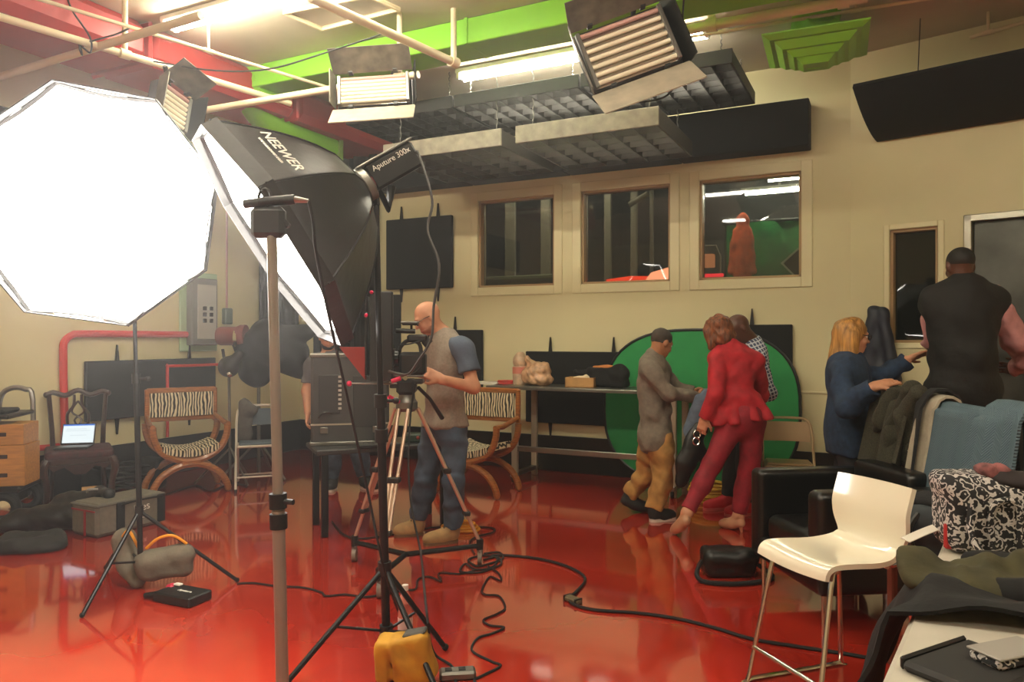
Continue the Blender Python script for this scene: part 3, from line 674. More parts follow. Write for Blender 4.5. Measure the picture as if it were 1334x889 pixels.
# ------------------------------------------------------------------ octagonal softboxes
fabric_b = M('softbox_fabric', (30,29,28), .42, bump=.25, bscale=14, var=.2, vscale=5)
def octabox(label, centre, normal, rad, depth, roll=0, logo=None, head=None):
    m = aim(normal) @ Euler((0, roll, 0)).to_matrix()
    t = thing('octagonal_softbox', label, 'softbox', centre, rot=m, group='octagonal softboxes')
    ns = 8; prof = [(s, .06+(rad-.06)*(1-s)**.62) for s in np.linspace(0, 1, 9)]     # s: 0 rim .. 1 back
    def pt(a, s, r): return Vector((r*math.cos(a), s*depth, r*math.sin(a)))
    for k in range(ns):
        a0, a1 = 2*math.pi*(k+.5)/ns, 2*math.pi*(k+1.5)/ns; g = []
        for s, r in prof:
            row = []
            for q in np.linspace(0, 1, 5):
                p = pt(a0, s, r).lerp(pt(a1, s, r), q); p *= 1; row.append(Vector((p.x*(1-.03*math.sin(math.pi*q)), p.y, p.z*(1-.03*math.sin(math.pi*q)))))
            g.append(row)
        MB().sheet(g, .006).build('fabric_panel', fabric_b, t)
        MB().tube([pt(a0, s, r+.004) for s, r in prof], .005, 6).build('rib', blackm, t)
    poly = [(rad*.985*math.cos(2*math.pi*(k+.5)/ns), rad*.985*math.sin(2*math.pi*(k+.5)/ns)) for k in range(ns)]
    MB().prism(poly, .012, (0, .02, 0)).build('diffuser', soft_glow, t)
    for k in range(ns):
        a0, a1 = 2*math.pi*(k+.5)/ns, 2*math.pi*(k+1.5)/ns; p, q = pt(a0, 0, rad), pt(a1, 0, rad)
        n = (q-p).normalized().cross(Vector((0, 1, 0))); MB().sheet([[p+Vector((0, y, 0)), p.lerp(q, .5)+Vector((0, y, 0)), q+Vector((0, y, 0))] for y in (-.035, -.015, .03)], .006).build('lip', fabric_b, t)
    MB().lathe([(.075, 0), (.085, .01), (.085, .04), (.07, .05)], (0, depth-.01, 0), (R(-90), 0, 0)).build('speed_ring', greym, t)
    return t
# left octabox: faces the camera
ob1c = W(120, 268, 4.0)
v = lambda x, y, z: RY @ Vector((x, y, z))
ob1 = octabox('big glowing octagonal softbox on the stand with sandbags', ob1c, v(.16, -.98, -.07), .665, .42, R(8))
ob2c = W(356, 311, 3.2)
ob2n = v(-.765, -.345, -.545)
ob2 = octabox('black octagonal softbox with white lettering seen edge-on', ob2c, ob2n, .55, .46, R(6))
lettm = M('white_print', (225,222,210), .6)
# lettering on the softbox: on the panel that faces the camera
mw2 = wmat(ob2); 
best = None
for k in range(8):
    a = 2*math.pi*(k+1)/8; s_ = .34; r = (.06+.49*(1-s_)**.62)*math.cos(math.pi/8)*.985; p = Vector((r*math.cos(a), s_*.46, r*math.sin(a)))
    dr_ = Vector((.0, 1.0, 0)); s2 = .40; r2 = (.06+.49*(1-s2)**.62)*math.cos(math.pi/8)*.985
    sl_ = (Vector((r2*math.cos(a), s2*.46, r2*math.sin(a)))-p).normalized(); tg = Vector((-math.sin(a), 0, math.cos(a))); nn = tg.cross(sl_)
    if nn.dot(Vector((math.cos(a), 0, math.sin(a)))) < 0: nn = -nn
    wn = mw2.to_3x3() @ nn; face = -(wn.dot((mw2 @ p)-cam.location))/((mw2 @ p)-cam.location).length
    wp_ = mw2 @ p; cz = (wp_-cam.location).dot(cw(0, 1)); du_ = CX+FPX*(wp_-cam.location).dot(cw(1, 0))/cz-362; dv_ = CY-FPX*(wp_.z-H)/cz-224; face = -math.hypot(du_, dv_) if face > .05 else -1e4
    if best is None or face > best[0]: best = (face, p, sl_, tg, nn)
_, p_, sl_, tg_, nn_ = best
wt = mw2.to_3x3() @ tg_; rightw = cw(1, 0)
xx = tg_ if wt.dot(rightw) > 0 else -tg_
zz_ = nn_; yy = zz_.cross(xx).normalized()
m4 = Matrix.Translation(p_+nn_*.012) @ basis(xx, yy, zz_).to_4x4()
text('lettering', 'NEEWER', .07, lettm, ob2, m4)
text('lettering', 'www.neewer.com', .024, lettm, ob2, Matrix.Translation(p_+nn_*.012-yy*.05) @ basis(xx, yy, zz_).to_4x4())

def spread_stand(name, label, base, top, feet, hub_z, low_z, pole_r=.013, mat=blackm, collars=(), leg_r=.011):
    """light stand: pole from base up to top, three legs from a hub down to the feet, braces to a low collar"""
    base, top = Vector(base), Vector(top); t = thing(name, label, 'light stand', (base.x, base.y, 0))
    ax = top-Vector((base.x, base.y, 0)); at = lambda z: Vector((base.x, base.y, 0))+ax*(z/ax.z)
    MB().cyl(at(low_z-.05), at(top.z*.55), pole_r*1.25).build('pole', mat, t, world=True)
    MB().cyl(at(top.z*.55), top, pole_r*.9).build('pole', mat, t, world=True)
    for z in (hub_z, low_z)+tuple(collars)+(top.z*.55,):
        MB().cyl(at(z-.03), at(z+.03), pole_r*1.9).build('collar', blackp, t, world=True)
    MB().cyl(at(top.z*.55)+v(.0, 0, 0), at(top.z*.55)+v(.06, 0, 0), .008).ball(at(top.z*.55)+v(.07, 0, 0), .016).build('knob', blackp, t, world=True)
    for f in feet:
        f = Vector(f); h = at(hub_z); l = MB().cyl(h, f+Vector((0, 0, leg_r)), leg_r, leg_r, 10).build('leg', mat, t, world=True)
        MB().ball(f+Vector((0, 0, leg_r*1.3)), leg_r*1.3, 10).build('rubber_foot', rubber, l, world=True)
        md = h.lerp(f, .52); MB().cyl(at(low_z), md, .007, n=8).build('brace', mat, t, world=True)
    return t
# stand of the big octabox
b1 = G(184, 770); top1 = cw((172-CX)/FPX*4.5, 4.5, 2.28)
st1 = spread_stand('light_stand', 'black tripod stand under the big softbox, weighed down by grey sandbags', b1, top1, [G(107, 805), G(309, 759), G(138, 742)], .47, .17)
mw1 = wmat(ob1); back1 = mw1 @ Vector((0, .42, 0))
lh = thing('lamp_head', 'lamp head mounted behind the big octagonal softbox', 'lamp', back1, rot=mw1.to_3x3())
MB().box((0, .12, 0), (.12, .22, .12), None, .015).build('housing', blackm, lh)
MB().tube([mw1 @ Vector((0, .54, -.05)), top1+Vector((0, 0, -.02)), top1], .014).build('bracket', blackm, lh, world=True)
# stand of the lettered softbox
b2 = G(504, 858); top2 = cw((489-CX)/FPX*3.36, 3.36, 2.2)
st2 = spread_stand('light_stand', 'tall black stand holding the lettered softbox with a yellow bag at its foot', b2, top2, [G(374, 893), G(580, 848), G(572, 912)], .43, .13, .016, collars=(1.05,), leg_r=.013)
ax2 = -ob2n.normalized(); back2 = mw2 @ Vector((0, .46, 0))
sidev = ax2.cross(Vector((0, 0, 1))).normalized(); upv = sidev.cross(ax2).normalized()
if upv.z < 0: upv = -upv
hm = basis(-sidev if sidev.dot(cw(0, 1)) > 0 else sidev, ax2, upv)
hd2 = thing('lamp_head', 'black lamp head with white lettering behind the edge-on softbox', 'lamp', back2, rot=basis(ax2.cross(upv), ax2, upv))
MB().box((0, .17, .015), (.10, .26, .125), None, .012).build('housing', blackm, hd2)
MB().box((0, .16, .083), (.104, .30, .012), None, .004).build('top_plate', greym, hd2)
MB().lathe([(.06, 0), (.06, .05), (.05, .06)], (0, -.01, 0), (R(-90), 0, 0)).build('mount', M('dark_red_ring', (120,40,50), .4), hd2)
xa = wmat(hd2).to_3x3() @ Vector((1, 0, 0)); sgn = -1 if xa.dot(cw(0, 1)) > 0 else 1
tx = Vector((0, 1, 0)); tz = Vector((sgn, 0, 0)); ty = tz.cross(tx)
text('lettering', 'Aputure 300x', .036, lettm, hd2, Matrix.Translation((sgn*.052, .17, .045)) @ basis(tx, ty, tz).to_4x4(), .001)
MB().tube([back2+ax2*.16-Vector((0, 0, .07)), back2+ax2*.14-Vector((0, 0, .16)), top2+Vector((0, 0, .0)), top2-Vector((0, 0, .1))], .022).build('yoke', blackm, hd2, world=True)
pts = [back2+ax2*.3, W(545, 200, 3.35), W(563, 260, 3.3), W(557, 300, 3.28), W(572, 345, 3.26), W(565, 400, 3.25), W(562, 440, 3.24), W(545, 470, 3.24), W(530, 488, 3.25), W(506, 484, 3.28)]
tag(MB().tube(smooth_path(pts), .006, 6).build('hanging_cable', M('grey_cable', (60,58,56), .5)), 'grey cord hanging from the lettered lamp head', 'cord')
# controller box clamped on the stand (black slab) 
# silver stand in front
base3 = cw((371.5-CX)/FPX*2.4, 2.4); top3 = W(354, 305, 2.4)
sv = thing('silver_stand', 'tall brushed silver stand with clamped collar crossing the scene', 'light stand', base3)
ax3 = top3-base3; a3 = lambda z: base3+ax3*(z/ax3.z)
zk = W(366, 665, 2.4).z; polem = M('stand_silver', (150,146,138), .35, metal=.35)
MB().cyl(a3(.12), a3(zk), .0205, n=20).build('pole', polem, sv, world=True); MB().cyl(a3(zk), top3, .0165, n=20).build('pole', polem, sv, world=True)
for dz_ in (-.035, .03): MB().cyl(a3(zk+dz_-.024), a3(zk+dz_+.024), .028, n=16).build('collar', blackm, sv, world=True)
MB().cyl(a3(zk+.03), a3(zk+.03)+v(.055, -.02, 0), .009).build('knob', blackp, sv, world=True)
for k in range(3):
    an = TH+R(90+120*k); f = base3+Vector((.45*math.cos(an), .45*math.sin(an), .015))
    MB().cyl(a3(.34), f, .013).build('leg', polem, sv, world=True); MB().cyl(a3(.14), a3(.34).lerp(f, .5), .008).build('brace', polem, sv, world=True)
for z in (.34, .14): MB().cyl(a3(z-.03), a3(z+.03), .03).build('collar', blackm, sv, world=True)
mc = thing('clamped_microphone', 'dark microphone clamped across the top of the silver stand', 'microphone', top3)
mh = top3
MB().cyl(W(338, 264, 2.4), W(384, 260, 2.4), .0165, n=14).build('body', blackm, mc, world=True); MB().cyl(W(384, 260, 2.4), W(402, 262, 2.4), .012, .006, 12).build('connector', steel, mc, world=True)
MB().cyl(W(318, 266, 2.4), W(338, 264, 2.4), .014, .016, 12).build('windscreen', blackp, mc, world=True)
mb = MB(); cc = W(345, 258, 2.4); mb.tube([cc+v(.0+.02*math.cos(a), 0, .03*math.sin(a)) for a in np.linspace(0, 2*math.pi, 14)[:-1]], .005, 6, closed=True); mb.build('shock_ring', blackp, mc, world=True)
MB().box(W(350, 290, 2.4), (.11, .05, .10), RY, .015).build('clamp_head', blackp, mc, world=True); MB().cyl(W(366, 284, 2.4), W(376, 296, 2.4), .01).build('lever', blackp, mc, world=True)
MB().cyl(W(350, 268, 2.4), W(352, 300, 2.4), .012).build('post', blackm, mc, world=True)
tag(MB().tube(smooth_path([W(402, 262, 2.4), W(408, 290, 2.42), W(412, 330, 2.46), W(428, 410, 2.6), W(455, 530, 2.9), W(480, 645, 3.2), W(500, 740, 3.2), Zp(520, 800, .12), G(552, 872, .01), G(560, 905, .01)]), .0055, 6).build('microphone_cable', rubber), 'black cable running down from the clamped microphone', 'cable')

# ------------------------------------------------------------------ camera rig on dolly tripod
T = Fr(530, 4.8)
tr = thing('dolly_tripod', 'silver video tripod standing on a wheeled dolly', 'tripod', T.loc(), TH)
hub = T.p(530, 532, 0); wheels = [T.g(462, 731), T.g(625, 736), T.g(495, 779)]
alum = M('tripod_aluminium', (206,182,160), .35, metal=.6)
ctr = (wheels[0]+wheels[1]+wheels[2])/3; ctr.z = .12
for w_ in wheels:
    foot = Vector((w_.x, w_.y, .15)); d_ = (Vector((foot.x, foot.y, 0))-Vector((hub.x, hub.y, 0))).normalized(); sd = Vector((-d_.y, d_.x, 0))*.032
    top_ = hub+d_*.07
    l1 = top_.lerp(foot, .46); l2 = top_.lerp(foot, .78)
    for s_ in (-1, 1):
        MB().cyl(top_+sd*s_, l2+sd*s_*.6, .0115).build('leg', alum, tr)
    MB().cyl(l1, foot, .012).build('leg', alum, tr)
    MB().box(l1, (.09, .05, .035), (0, 0, math.atan2(sd.y, sd.x)), .006).build('leg_clamp', blackp, tr)
    MB().box(l2, (.075, .045, .03), (0, 0, math.atan2(sd.y, sd.x)), .006).build('leg_clamp', blackp, tr)
    MB().cyl(ctr, (w_.x, w_.y, .125), .018, .016, 10).build('dolly_arm', blackm, tr)
    MB().cyl((w_.x, w_.y, .10), (w_.x, w_.y, .17), .024).build('foot_cup', blackp, tr)
    cs = MB().box((w_.x, w_.y, .085), (.03, .055, .05), (0, 0, .5), .01).build('caster_fork', greym, tr)
    MB().cyl((w_.x-.014, w_.y, .047), (w_.x+.014, w_.y, .047), .046, n=18).build('caster_wheel', M('wheel_grey', (120,110,98), .6), cs)
MB().lathe([(.05, -.02), (.07, 0), (.07, .04), (.055, .06), (.05, .10)], hub).build('bowl', greym, tr)
MB().box(hub+Vector((0, 0, .14)), (.12, .15, .10), None, .02).build('fluid_head', blackp, tr)
MB().cyl(T.p(520, 524, -.1), T.p(507, 517, -.14), .012).ball(T.p(505, 521, -.15), .022).build('pan_knob', M('pink_knob', (205,30,80), .4), tr)
MB().tube([T.p(545, 505, 0), T.p(560, 520, .1), T.p(576, 545, .25)], [.012, .012, .016], 10).build('pan_handle', blackp, tr)
# camera
cm = thing('video_camera', 'black shoulder video camera pointed sideways on the tripod', 'camera', T.loc(0)+Vector((0, 0, hub.z+.18)), TH)
zc0 = hub.z+.18
def cp(u, v_, dy=0): q = T.p(u, v_, dy); return Vector((q.x, q.y, q.z-zc0))
MB().box(cp(538, 474), (.17, .12, .15), None, .02).build('body', blackp, cm)
MB().lathe([(.045, 0), (.055, .01), (.055, .08), (.062, .09), (.062, .14), (.05, .15)], cp(522, 467), (0, R(-90), 0)).build('lens', M('lens_black', (14,14,15), .2), cm)
MB().box(cp(512, 466), (.03, .14, .12), None, .01).build('lens_hood', blackp, cm)
MB().tube(smooth_path([cp(549, 466), cp(546, 448), cp(532, 444), cp(522, 452), cp(520, 462)]), .013, 8).build('handle', blackp, cm)
MB().box(cp(544, 441), (.13, .07, .05), None, .012).build('viewfinder', blackp, cm); MB().cyl(cp(553, 443), cp(559, 449), .028, .032).build('eyecup', rubber, cm)
MB().cyl(cp(516, 431), cp(541, 432), .016).build('shotgun_microphone', blackp, cm); MB().box(cp(534, 422), (.10, .05, .02), None, .006).cyl(cp(536, 424), cp(536, 432), .008).build('monitor_arm', blackp, cm)
MB().box(cp(534, 420.5), (.11, .07, .016), None, .004).build('accessory_plate', greym, cm)
for z_ in (490, 496): MB().cyl(cp(500, z_, -.04), cp(552, z_, -.04), .008).build('rod', greym, cm)
MB().box(cp(532, 497), (.2, .11, .03), None, .008).build('base_plate', blackp, cm)
MB().cyl(cp(528, 493, -.07), cp(528, 493, -.11), .014).build('screw_knob', chrome, cm)
MB().tube(smooth_path([cp(520, 450, -.08), cp(535, 448, -.09), cp(548, 444, -.07)]), .005, 6).tube(smooth_path([cp(515, 485, -.08), cp(535, 488, -.1), cp(548, 478, -.07)]), .005, 6).build('lead', rubber, cm)
# prompter hood in front of the lens
pr = thing('teleprompter', 'black teleprompter hood with a dark red panel in front of the camera', 'teleprompter', T.loc(0)+Vector((0, 0, hub.z+.12)), TH)
zq = hub.z+.12
def pp(u, v_, dy=0): q = T.p(u, v_, dy); return Vector((q.x, q.y, q.z-zq))
a, b = pp(482, 497, -.12), pp(512, 380, -.12); MB().box((a+b)/2, (abs(b.x-a.x), .035, abs(b.z-a.z)), None, .006).build('side_flap', blackp, pr)
MB().box((a+b)/2+Vector((0, .34, 0)), (abs(b.x-a.x), .02, abs(b.z-a.z)), None, .004).build('side_flap', blackcl, pr)
MB().box(Vector((.0, 0, 0))+pp(482, 438, .05)+Vector((.008, 0, 0)), (.016, .34, .5), None, .004).build('frame', blackm, pr)
q0, q1, q2 = pp(480, 452), pp(447, 452), pp(480, 494)
MB().prism([(q1.x, q1.z), (q0.x, q0.z), (q2.x, q2.z)], .06, (0, -.08, 0)).build('red_wedge', M('prompter_red', (130,34,30), .35), pr)  # plain dark red wedge ahead of the lens
MB().cyl(pp(455, 500, -.1), pp(492, 500, -.1), .006).cyl(pp(492, 500, -.1), pp(520, 500, -.05), .008).build('rod', greym, pr)
MB().ball(pp(455, 500, -.1), .018).build('rod_knob', MATS['pink_knob'], pr); MB().cyl(pp(510, 497, -.15), pp(522, 493, -.15), .014).build('clamp_knob', MATS['pink_knob'], pr)
MB().ball(pp(477, 411, -.15), .013).ball(pp(484, 381, -.15), .012).build('flap_knob', MATS['pink_knob'], pr)
MB().box((pp(512, 500)+pp(530, 505))/2, (.12, .10, .03), None, .006).build('mount_plate', blackp, pr)

# ------------------------------------------------------------------ dark table with flight case
tb = thing('dark_side_table', 'narrow dark table carrying the grey flight case', 'table', cw(-1.06, 5.97), TH+R(24))
Tbl = lambda lat, d_, z: cw(lat, d_, z)
tw, tdp, tz_ = 1.08, .50, .66
MB().box((0, 0, tz_-.02), (tw, tdp, .04), None, .008).build('tabletop', M('dark_laminate', (44,42,40), .4), tb)
for x in (-.47, .47):
    for y in (-.2, .2): MB().box((x, y, (tz_-.04)/2), (.05, .05, tz_-.04), None, .006).build('leg', blackm, tb)
cs = thing('flight_case', 'grey flight case with speaker vents standing on the dark table', 'case', Tbl(-1.30, 5.98, tz_), TH+R(13))
casem = M('case_grey', (66,66,64), .55, var=.15, vscale=10)
MB().box((0, 0, .36), (.60, .34, .70), None, .02).build('shell', casem, cs)
for z in (.015, .70): MB().box((0, 0, z), (.615, .355, .03), None, .006).build('edge_rail', greym, cs)
MB().box((0, -.175, .165), (.60, .012, .012)).build('trim_line', M('trim_beige', (170,160,140), .5), cs)
MB().box((-.16, -.177, .40), (.16, .012, .30), None, .004).build('panel_plate', M('case_dark', (46,46,45), .6), cs)
for k in range(8): MB().box((-.08, -.185, .29+.035*k), (.025, .01, .018)).build('port', M('port_white', (190,186,176), .5), cs)
MB().box((.12, -.177, .34), (.2, .012, .4), None, .004).build('panel_plate', MATS['case_dark'], cs)
MB().tube(smooth_path([(-.24, -.19, .22), (-.2, -.22, .26), (-.14, -.2, .25)]), .008, 6).build('handle', blackp, cs)
MB().box((-.2, -.18, .12), (.06, .02, .05), None, .005).box((.2, -.18, .12), (.06, .02, .05), None, .005).build('latch', greym, cs)
kb = thing('keyboard_tray', 'slim black device lying on the dark table edge', 'device', Tbl(-1.10, 5.70, tz_)+v(.07, .03, 0), TH+R(20))
MB().box((0, 0, .014), (.34, .11, .024), None, .006).build('body', blackp, kb); 
for k in range(8): MB().box((-.13+.037*k, -.01, .028), (.028, .05, .006)).build('key', greym, kb)
ad = thing('cable_adapter', 'small green and red lit adapter on the dark table', 'device', Tbl(-.80, 6.0, tz_), TH)
MB().box((0, 0, .035), (.16, .12, .07), None, .012).build('body', M('adapter_dark', (40,60,46), .5), ad); MB().ball((.05, -.06, .04), .015).build('plug', M('adapter_red', (150,40,30), .5), ad)

# ------------------------------------------------------------------ long steel table at the back wall
a_, b_ = W(671, 600, 7.9), W(877, 600, 7.05)
Yt = 6.92; dT = lambda u: Yt/(C+S*(u-CX)/FPX)
xa_, xb_ = W(671, 0, dT(671)).x, W(877, 0, dT(877)).x
ztop = H-(506-CY)/FPX*dT(760)
stb = thing('steel_table', 'long steel work table with a lower rail against the wall', 'table', ((xa_+xb_)/2, Yt, 0)); hwx = (xb_-xa_)/2
MB().box((.05, .25, ztop-.02), (2*hwx+.75, .58, .035), None, .006).build('tabletop', M('table_steel', (128,128,120), .28, metal=.7), stb)
for sx in (-1, 1):
    MB().box((sx*hwx, 0, ztop/2-.02), (.065, .045, ztop-.04), None, .005).build('leg', M('table_leg_paint', (176,168,148), .4, metal=.3), stb)
    MB().box((sx*hwx, .24, .085), (.06, .6, .045), None, .005).build('foot', steel, stb)
    for y in (-.03, .5): MB().cyl((sx*hwx-.012, y, .035), (sx*hwx+.012, y, .035), .034, n=14).build('caster_wheel', rubber, stb)
    MB().box((sx*hwx, .48, ztop/2-.02), (.065, .045, ztop-.04), None, .005).build('leg', MATS['table_leg_paint'], stb)
zr = H-(590-CY)/FPX*dT(750); MB().box((0, 0, zr), (2*hwx, .03, .055), None, .004).build('lower_rail', steel, stb)
def ont(u, dy=.25): d_ = (Yt+dy)/(C+S*(u-CX)/FPX); q = W(u, 0, d_); return Vector((q.x, q.y, ztop-.002))
jg = thing('plastic_jug', 'clear plastic juice bottle wrapped in a bag on the steel table', 'bottle', ont(678))
plast = M('cloudy_plastic', (226,192,158), .3, var=.25, vscale=14)
MB().lathe([(.075, 0), (.085, .02), (.085, .16), (.07, .2), (.085, .24), (.08, .29), (.05, .33), (.03, .35)], (0, 0, 0)).build('bottle_body', plast, jg)
MB().lathe([(.087, .12), (.087, .19)], (0, 0, 0)).build('band', M('pink_band', (214,130,110), .5), jg)
pb = thing('plastic_bag', 'crinkled tan plastic bag beside the juice bottle', 'bag', ont(698, .22))
soft('bag_body', [ell((0, 0, .11), (.16, .12, .12)), ell((.06, 0, .17), (.1, .08, .08)), cap((-.05, 0, .2), (-.1, 0, .3), .04, .02), ell((.08, 0, .07), (.12, .11, .07))], M('tan_plastic', (226,178,136), .25, var=.3, vscale=18), pb, .01, .012, 55, zmin=0)
cbx = thing('carton_box', 'small open cardboard tray on the steel table', 'box', ont(758, .2), R(8))
cbm = M('cardboard', (196,150,92), .7, var=.1, vscale=8)
for c, sz in (((0, 0, .006), (.30, .22, .012)), ((0, -.105, .05), (.30, .01, .10)), ((0, .105, .05), (.30, .01, .10)), ((-.145, 0, .05), (.01, .22, .10)), ((.145, 0, .05), (.01, .22, .10))): MB().box(c, sz).build('side', cbm, cbx)
soft('napkin', [ell((.0, 0, .085), (.1, .07, .03)), ell((.06, .02, .1), (.05, .05, .03))], M('napkin', (225,205,170), .8), cbx, .01, .008, 60)
bb = thing('camera_bag', 'black camera bag with an orange cloth on the steel table', 'bag', ont(792, .3))
soft('bag_body', [rbox((0, 0, .1), (.2, .12, .1), .04), cap((-.2, 0, .14), (-.34, -.02, .14), .035, .03), ell((.14, -.03, .14), (.1, .1, .1))], blackcl, bb, .012, .01, 35, zmin=0)
soft('orange_cloth', [ell((-.02, -.02, .205), (.13, .08, .022))], M('orange_cloth', (206,134,72), .8), bb, .01, .006, 40)
pb2 = thing('papers', 'stack of white papers at the end of the steel table', 'papers', ont(634, .2), R(6))
for k in range(3): MB().box((.01*k, .006*k, .004+.008*k), (.30, .22, .007), (0, 0, R(4*k-4))).build('sheet', M('paper', (220,214,200), .7), pb2)
rc = thing('red_cable_coil', 'small coil of red cable beside the papers', 'cable', ont(658, .2))
for k in range(3): MB().tube([(.09*math.cos(a)+.005*k, .06*math.sin(a), .012+.014*k) for a in np.linspace(0, 2*math.pi, 22)[:-1]], .007, 6, closed=True).build('loop', M('red_cable', (190,40,36), .4), rc)

# ------------------------------------------------------------------ green collapsible reflector leaning on the wall
gdk = W(913, 535, 7.35); gz = .02
q_t = H-(440-CY)/FPX*7.45; hgt = H-(428-CY)/FPX*7.2
rg = thing('green_reflector', 'green collapsible chroma backdrop disc leaning on the wall', 'backdrop', (BW(914, 0).x-.02, 7.54, 0), 0, rot=Euler((R(-2.2), 0, 0)).to_matrix())
HX, HZ = .98, .79
def sup(a, kx, kz, n=2.7):
    c_, s_ = math.cos(a), math.sin(a); return (kx*math.copysign(abs(c_)**(2/n), c_), kz*math.copysign(abs(s_)**(2/n), s_)+HZ)
pol = [sup(a, HX, HZ) for a in np.linspace(0, 2*math.pi, 60)[:-1]]
MB().prism(pol, .012).build('cloth', M('chroma_fabric', (30,140,72), .7, var=.08, vscale=3, bump=.05, bscale=8), rg)
MB().tube([(x, 0, z) for x, z in pol], .016, 8, closed=True).build('rim', blackp, rg)
# ------------------------------------------------------------------ seats
def zebra_chair(label, loc, rz):
    t = thing('zebra_chair', label, 'chair', loc, rz, 'zebra curule chairs')
    for y in (-.22, .22):
        mat = woodm
        MB().tube(smooth_path([(-.335, y, .66), (-.325, y, .56), (-.27, y, .44), (-.15, y, .355), (0, y, .325), (.15, y, .355), (.27, y, .44), (.325, y, .56), (.335, y, .66)], 4), .033, 8).build('seat_curve', mat, t)
        la = MB().tube(smooth_path([(-.34, y, .03), (-.32, y, .10), (-.25, y, .20), (-.12, y, .275), (0, y, .295), (.12, y, .275), (.25, y, .20), (.32, y, .10), (.34, y, .03)], 4), .033, 8).build('leg_arch', mat, t)
        MB().box((0, y, .31), (.2, .06, .085), None, .02).build('boss', mat, t)
        for sx in (-1, 1): MB().ball((sx*.34, y, .028), .028, 10).build('foot', mat, la)
    for sx in (-1, 1):
        MB().tube([(sx*.335, -.25, .665), (sx*.335, -.1, .66), (sx*.325, .1, .69), (sx*.315, .25, .72)], [.022, .026, .024, .02], 8).build('arm', mat, t)
        MB().box((sx*.315, .25, .82), (.045, .04, .34), None, .008).build('back_post', mat, t)
    MB().cyl((-.02, -.22, .31), (-.02, .22, .31), .018).build('stretcher', mat, t)
    MB().box((0, .25, .975), (.64, .04, .05), None, .01).build('top_rail', mat, t); MB().box((0, .25, .69), (.64, .04, .045), None, .01).build('bottom_rail', mat, t)
    g = [[(x, .238-.02*math.cos(x*4.5)*math.cos((z-.83)*9), z) for z in np.linspace(.715, .95, 7)] for x in np.linspace(-.295, .295, 9)]
    MB().sheet(g, .03).build('backrest', zebram, t)
    g = [[(x, y, .395+.9*(x*x)+.012*math.cos(y*6)) for y in np.linspace(-.25, .25, 5)] for x in np.linspace(-.255, .255, 13)]
    MB().sheet(g, .06).build('seat', zebram, t); return t
z1 = G(243, 640); zebra_chair('zebra print chair in front of the wide black wall panel', z1, TH+R(34))
z2 = G(622, 641); zebra_chair('zebra print chair behind the camera operator', z2, TH+R(-28))
# carved chair
ch = thing('carved_chair', 'dark carved wooden chair holding an open laptop', 'chair', cw((103-CX)/FPX*6.8, 6.8), TH+R(32))
for sx in (-1, 1):
    MB().tube(smooth_path([(sx*.27, -.24, .02), (sx*.255, -.25, .06), (sx*.25, -.235, .2), (sx*.275, -.26, .34), (sx*.25, -.24, .42)], 4), [.03]+[.022+.018*(i/16) for i in range(16)], 8).build('leg', darkwood, ch)
    MB().ball((sx*.27, -.25, .025), .032, 10).build('claw_foot', darkwood, ch)
    MB().tube([(sx*.22, .26, .0), (sx*.2, .235, .4), (sx*.21, .26, .65), (sx*.235, .31, .97)], [.022, .024, .021, .02], 8).build('back_leg', darkwood, ch)
MB().tube(smooth_path([(-.25, .31, .965), (-.2, .315, .985), (-.1, .31, .955), (0, .31, 1.0), (.1, .31, .955), (.2, .315, .985), (.25, .31, .965)], 4), .024, 8).build('crest_rail', darkwood, ch)
for sx in (-1, 1): MB().ball((sx*.25, .31, .965), .03, 10).build('rail_ear', darkwood, ch)
for sx in (-1, 1):
    MB().tube(smooth_path([(sx*.03, .305, .96), (sx*.035, .30, .86), (sx*.085, .285, .78), (sx*.08, .275, .68), (sx*.02, .265, .64), (sx*.05, .255, .55), (sx*.03, .245, .46)], 4), .013, 7).build('splat', darkwood, ch)
    MB().tube(smooth_path([(sx*.0, .30, .9), (sx*.05, .29, .8), (sx*-.03, .275, .72), (sx*.04, .265, .62)], 4), .009, 7).build('splat', darkwood, ch)
MB().box((0, 0, .41), (.54, .5, .07), None, .01).build('seat_rail', darkwood, ch)
soft('seat', [rbox((0, -.01, .46), (.27, .25, .04), .03), ell((0, -.01, .48), (.2, .18, .04))], M('burgundy_fabric', (70,24,28), .8, var=.4, vscale=30, bump=.2, bscale=60), ch, .014)
MB().prism([(-.25, .38), (.25, .38), (.2, .33), (.12, .36), (.04, .29), (-.04, .29), (-.12, .36), (-.2, .33)], .025, (0, -.245, 0)).build('apron', darkwood, ch)
# laptop on the chair
lpw = W(97, 590, 6.72); lp = thing('laptop', 'open laptop with white screen resting on the carved chair', 'laptop', (lpw.x, lpw.y, .508), TH+R(14)); lp.scale = (.84, .84, .84)
MB().box((0, -.03, .009), (.33, .23, .018), None, .005).build('base', blackp, lp)
MB().box((0, -.05, .0195), (.28, .1, .003)).build('keyboard', greym, lp)
sm = Euler((R(-20), 0, 0)).to_matrix(); sc_ = Vector((0, .10, .018))
MB().box(sc_+sm @ Vector((0, 0, .115)), (.33, .012, .23), sm, .004).build('lid', blackp, lp)
MB().box(sc_+sm @ Vector((0, -.008, .112)), (.305, .002, .19), sm).build('screen', emis('laptop_screen', (225,236,238), .5), lp)
MB().box(sc_+sm @ Vector((0, -.008, .214)), (.305, .0025, .016), sm).build('title_bar', emis('laptop_blue', (60,110,200), .5), lp)
for i, (z, w_) in enumerate(((.17, .2), (.15, .24), (.10, .16))): MB().box(sc_+sm @ Vector((-.02+.01*i, -.0095, z)), (w_, .001, .006), sm).build('text_line', emis('laptop_text', (170,180,186), .7), lp)
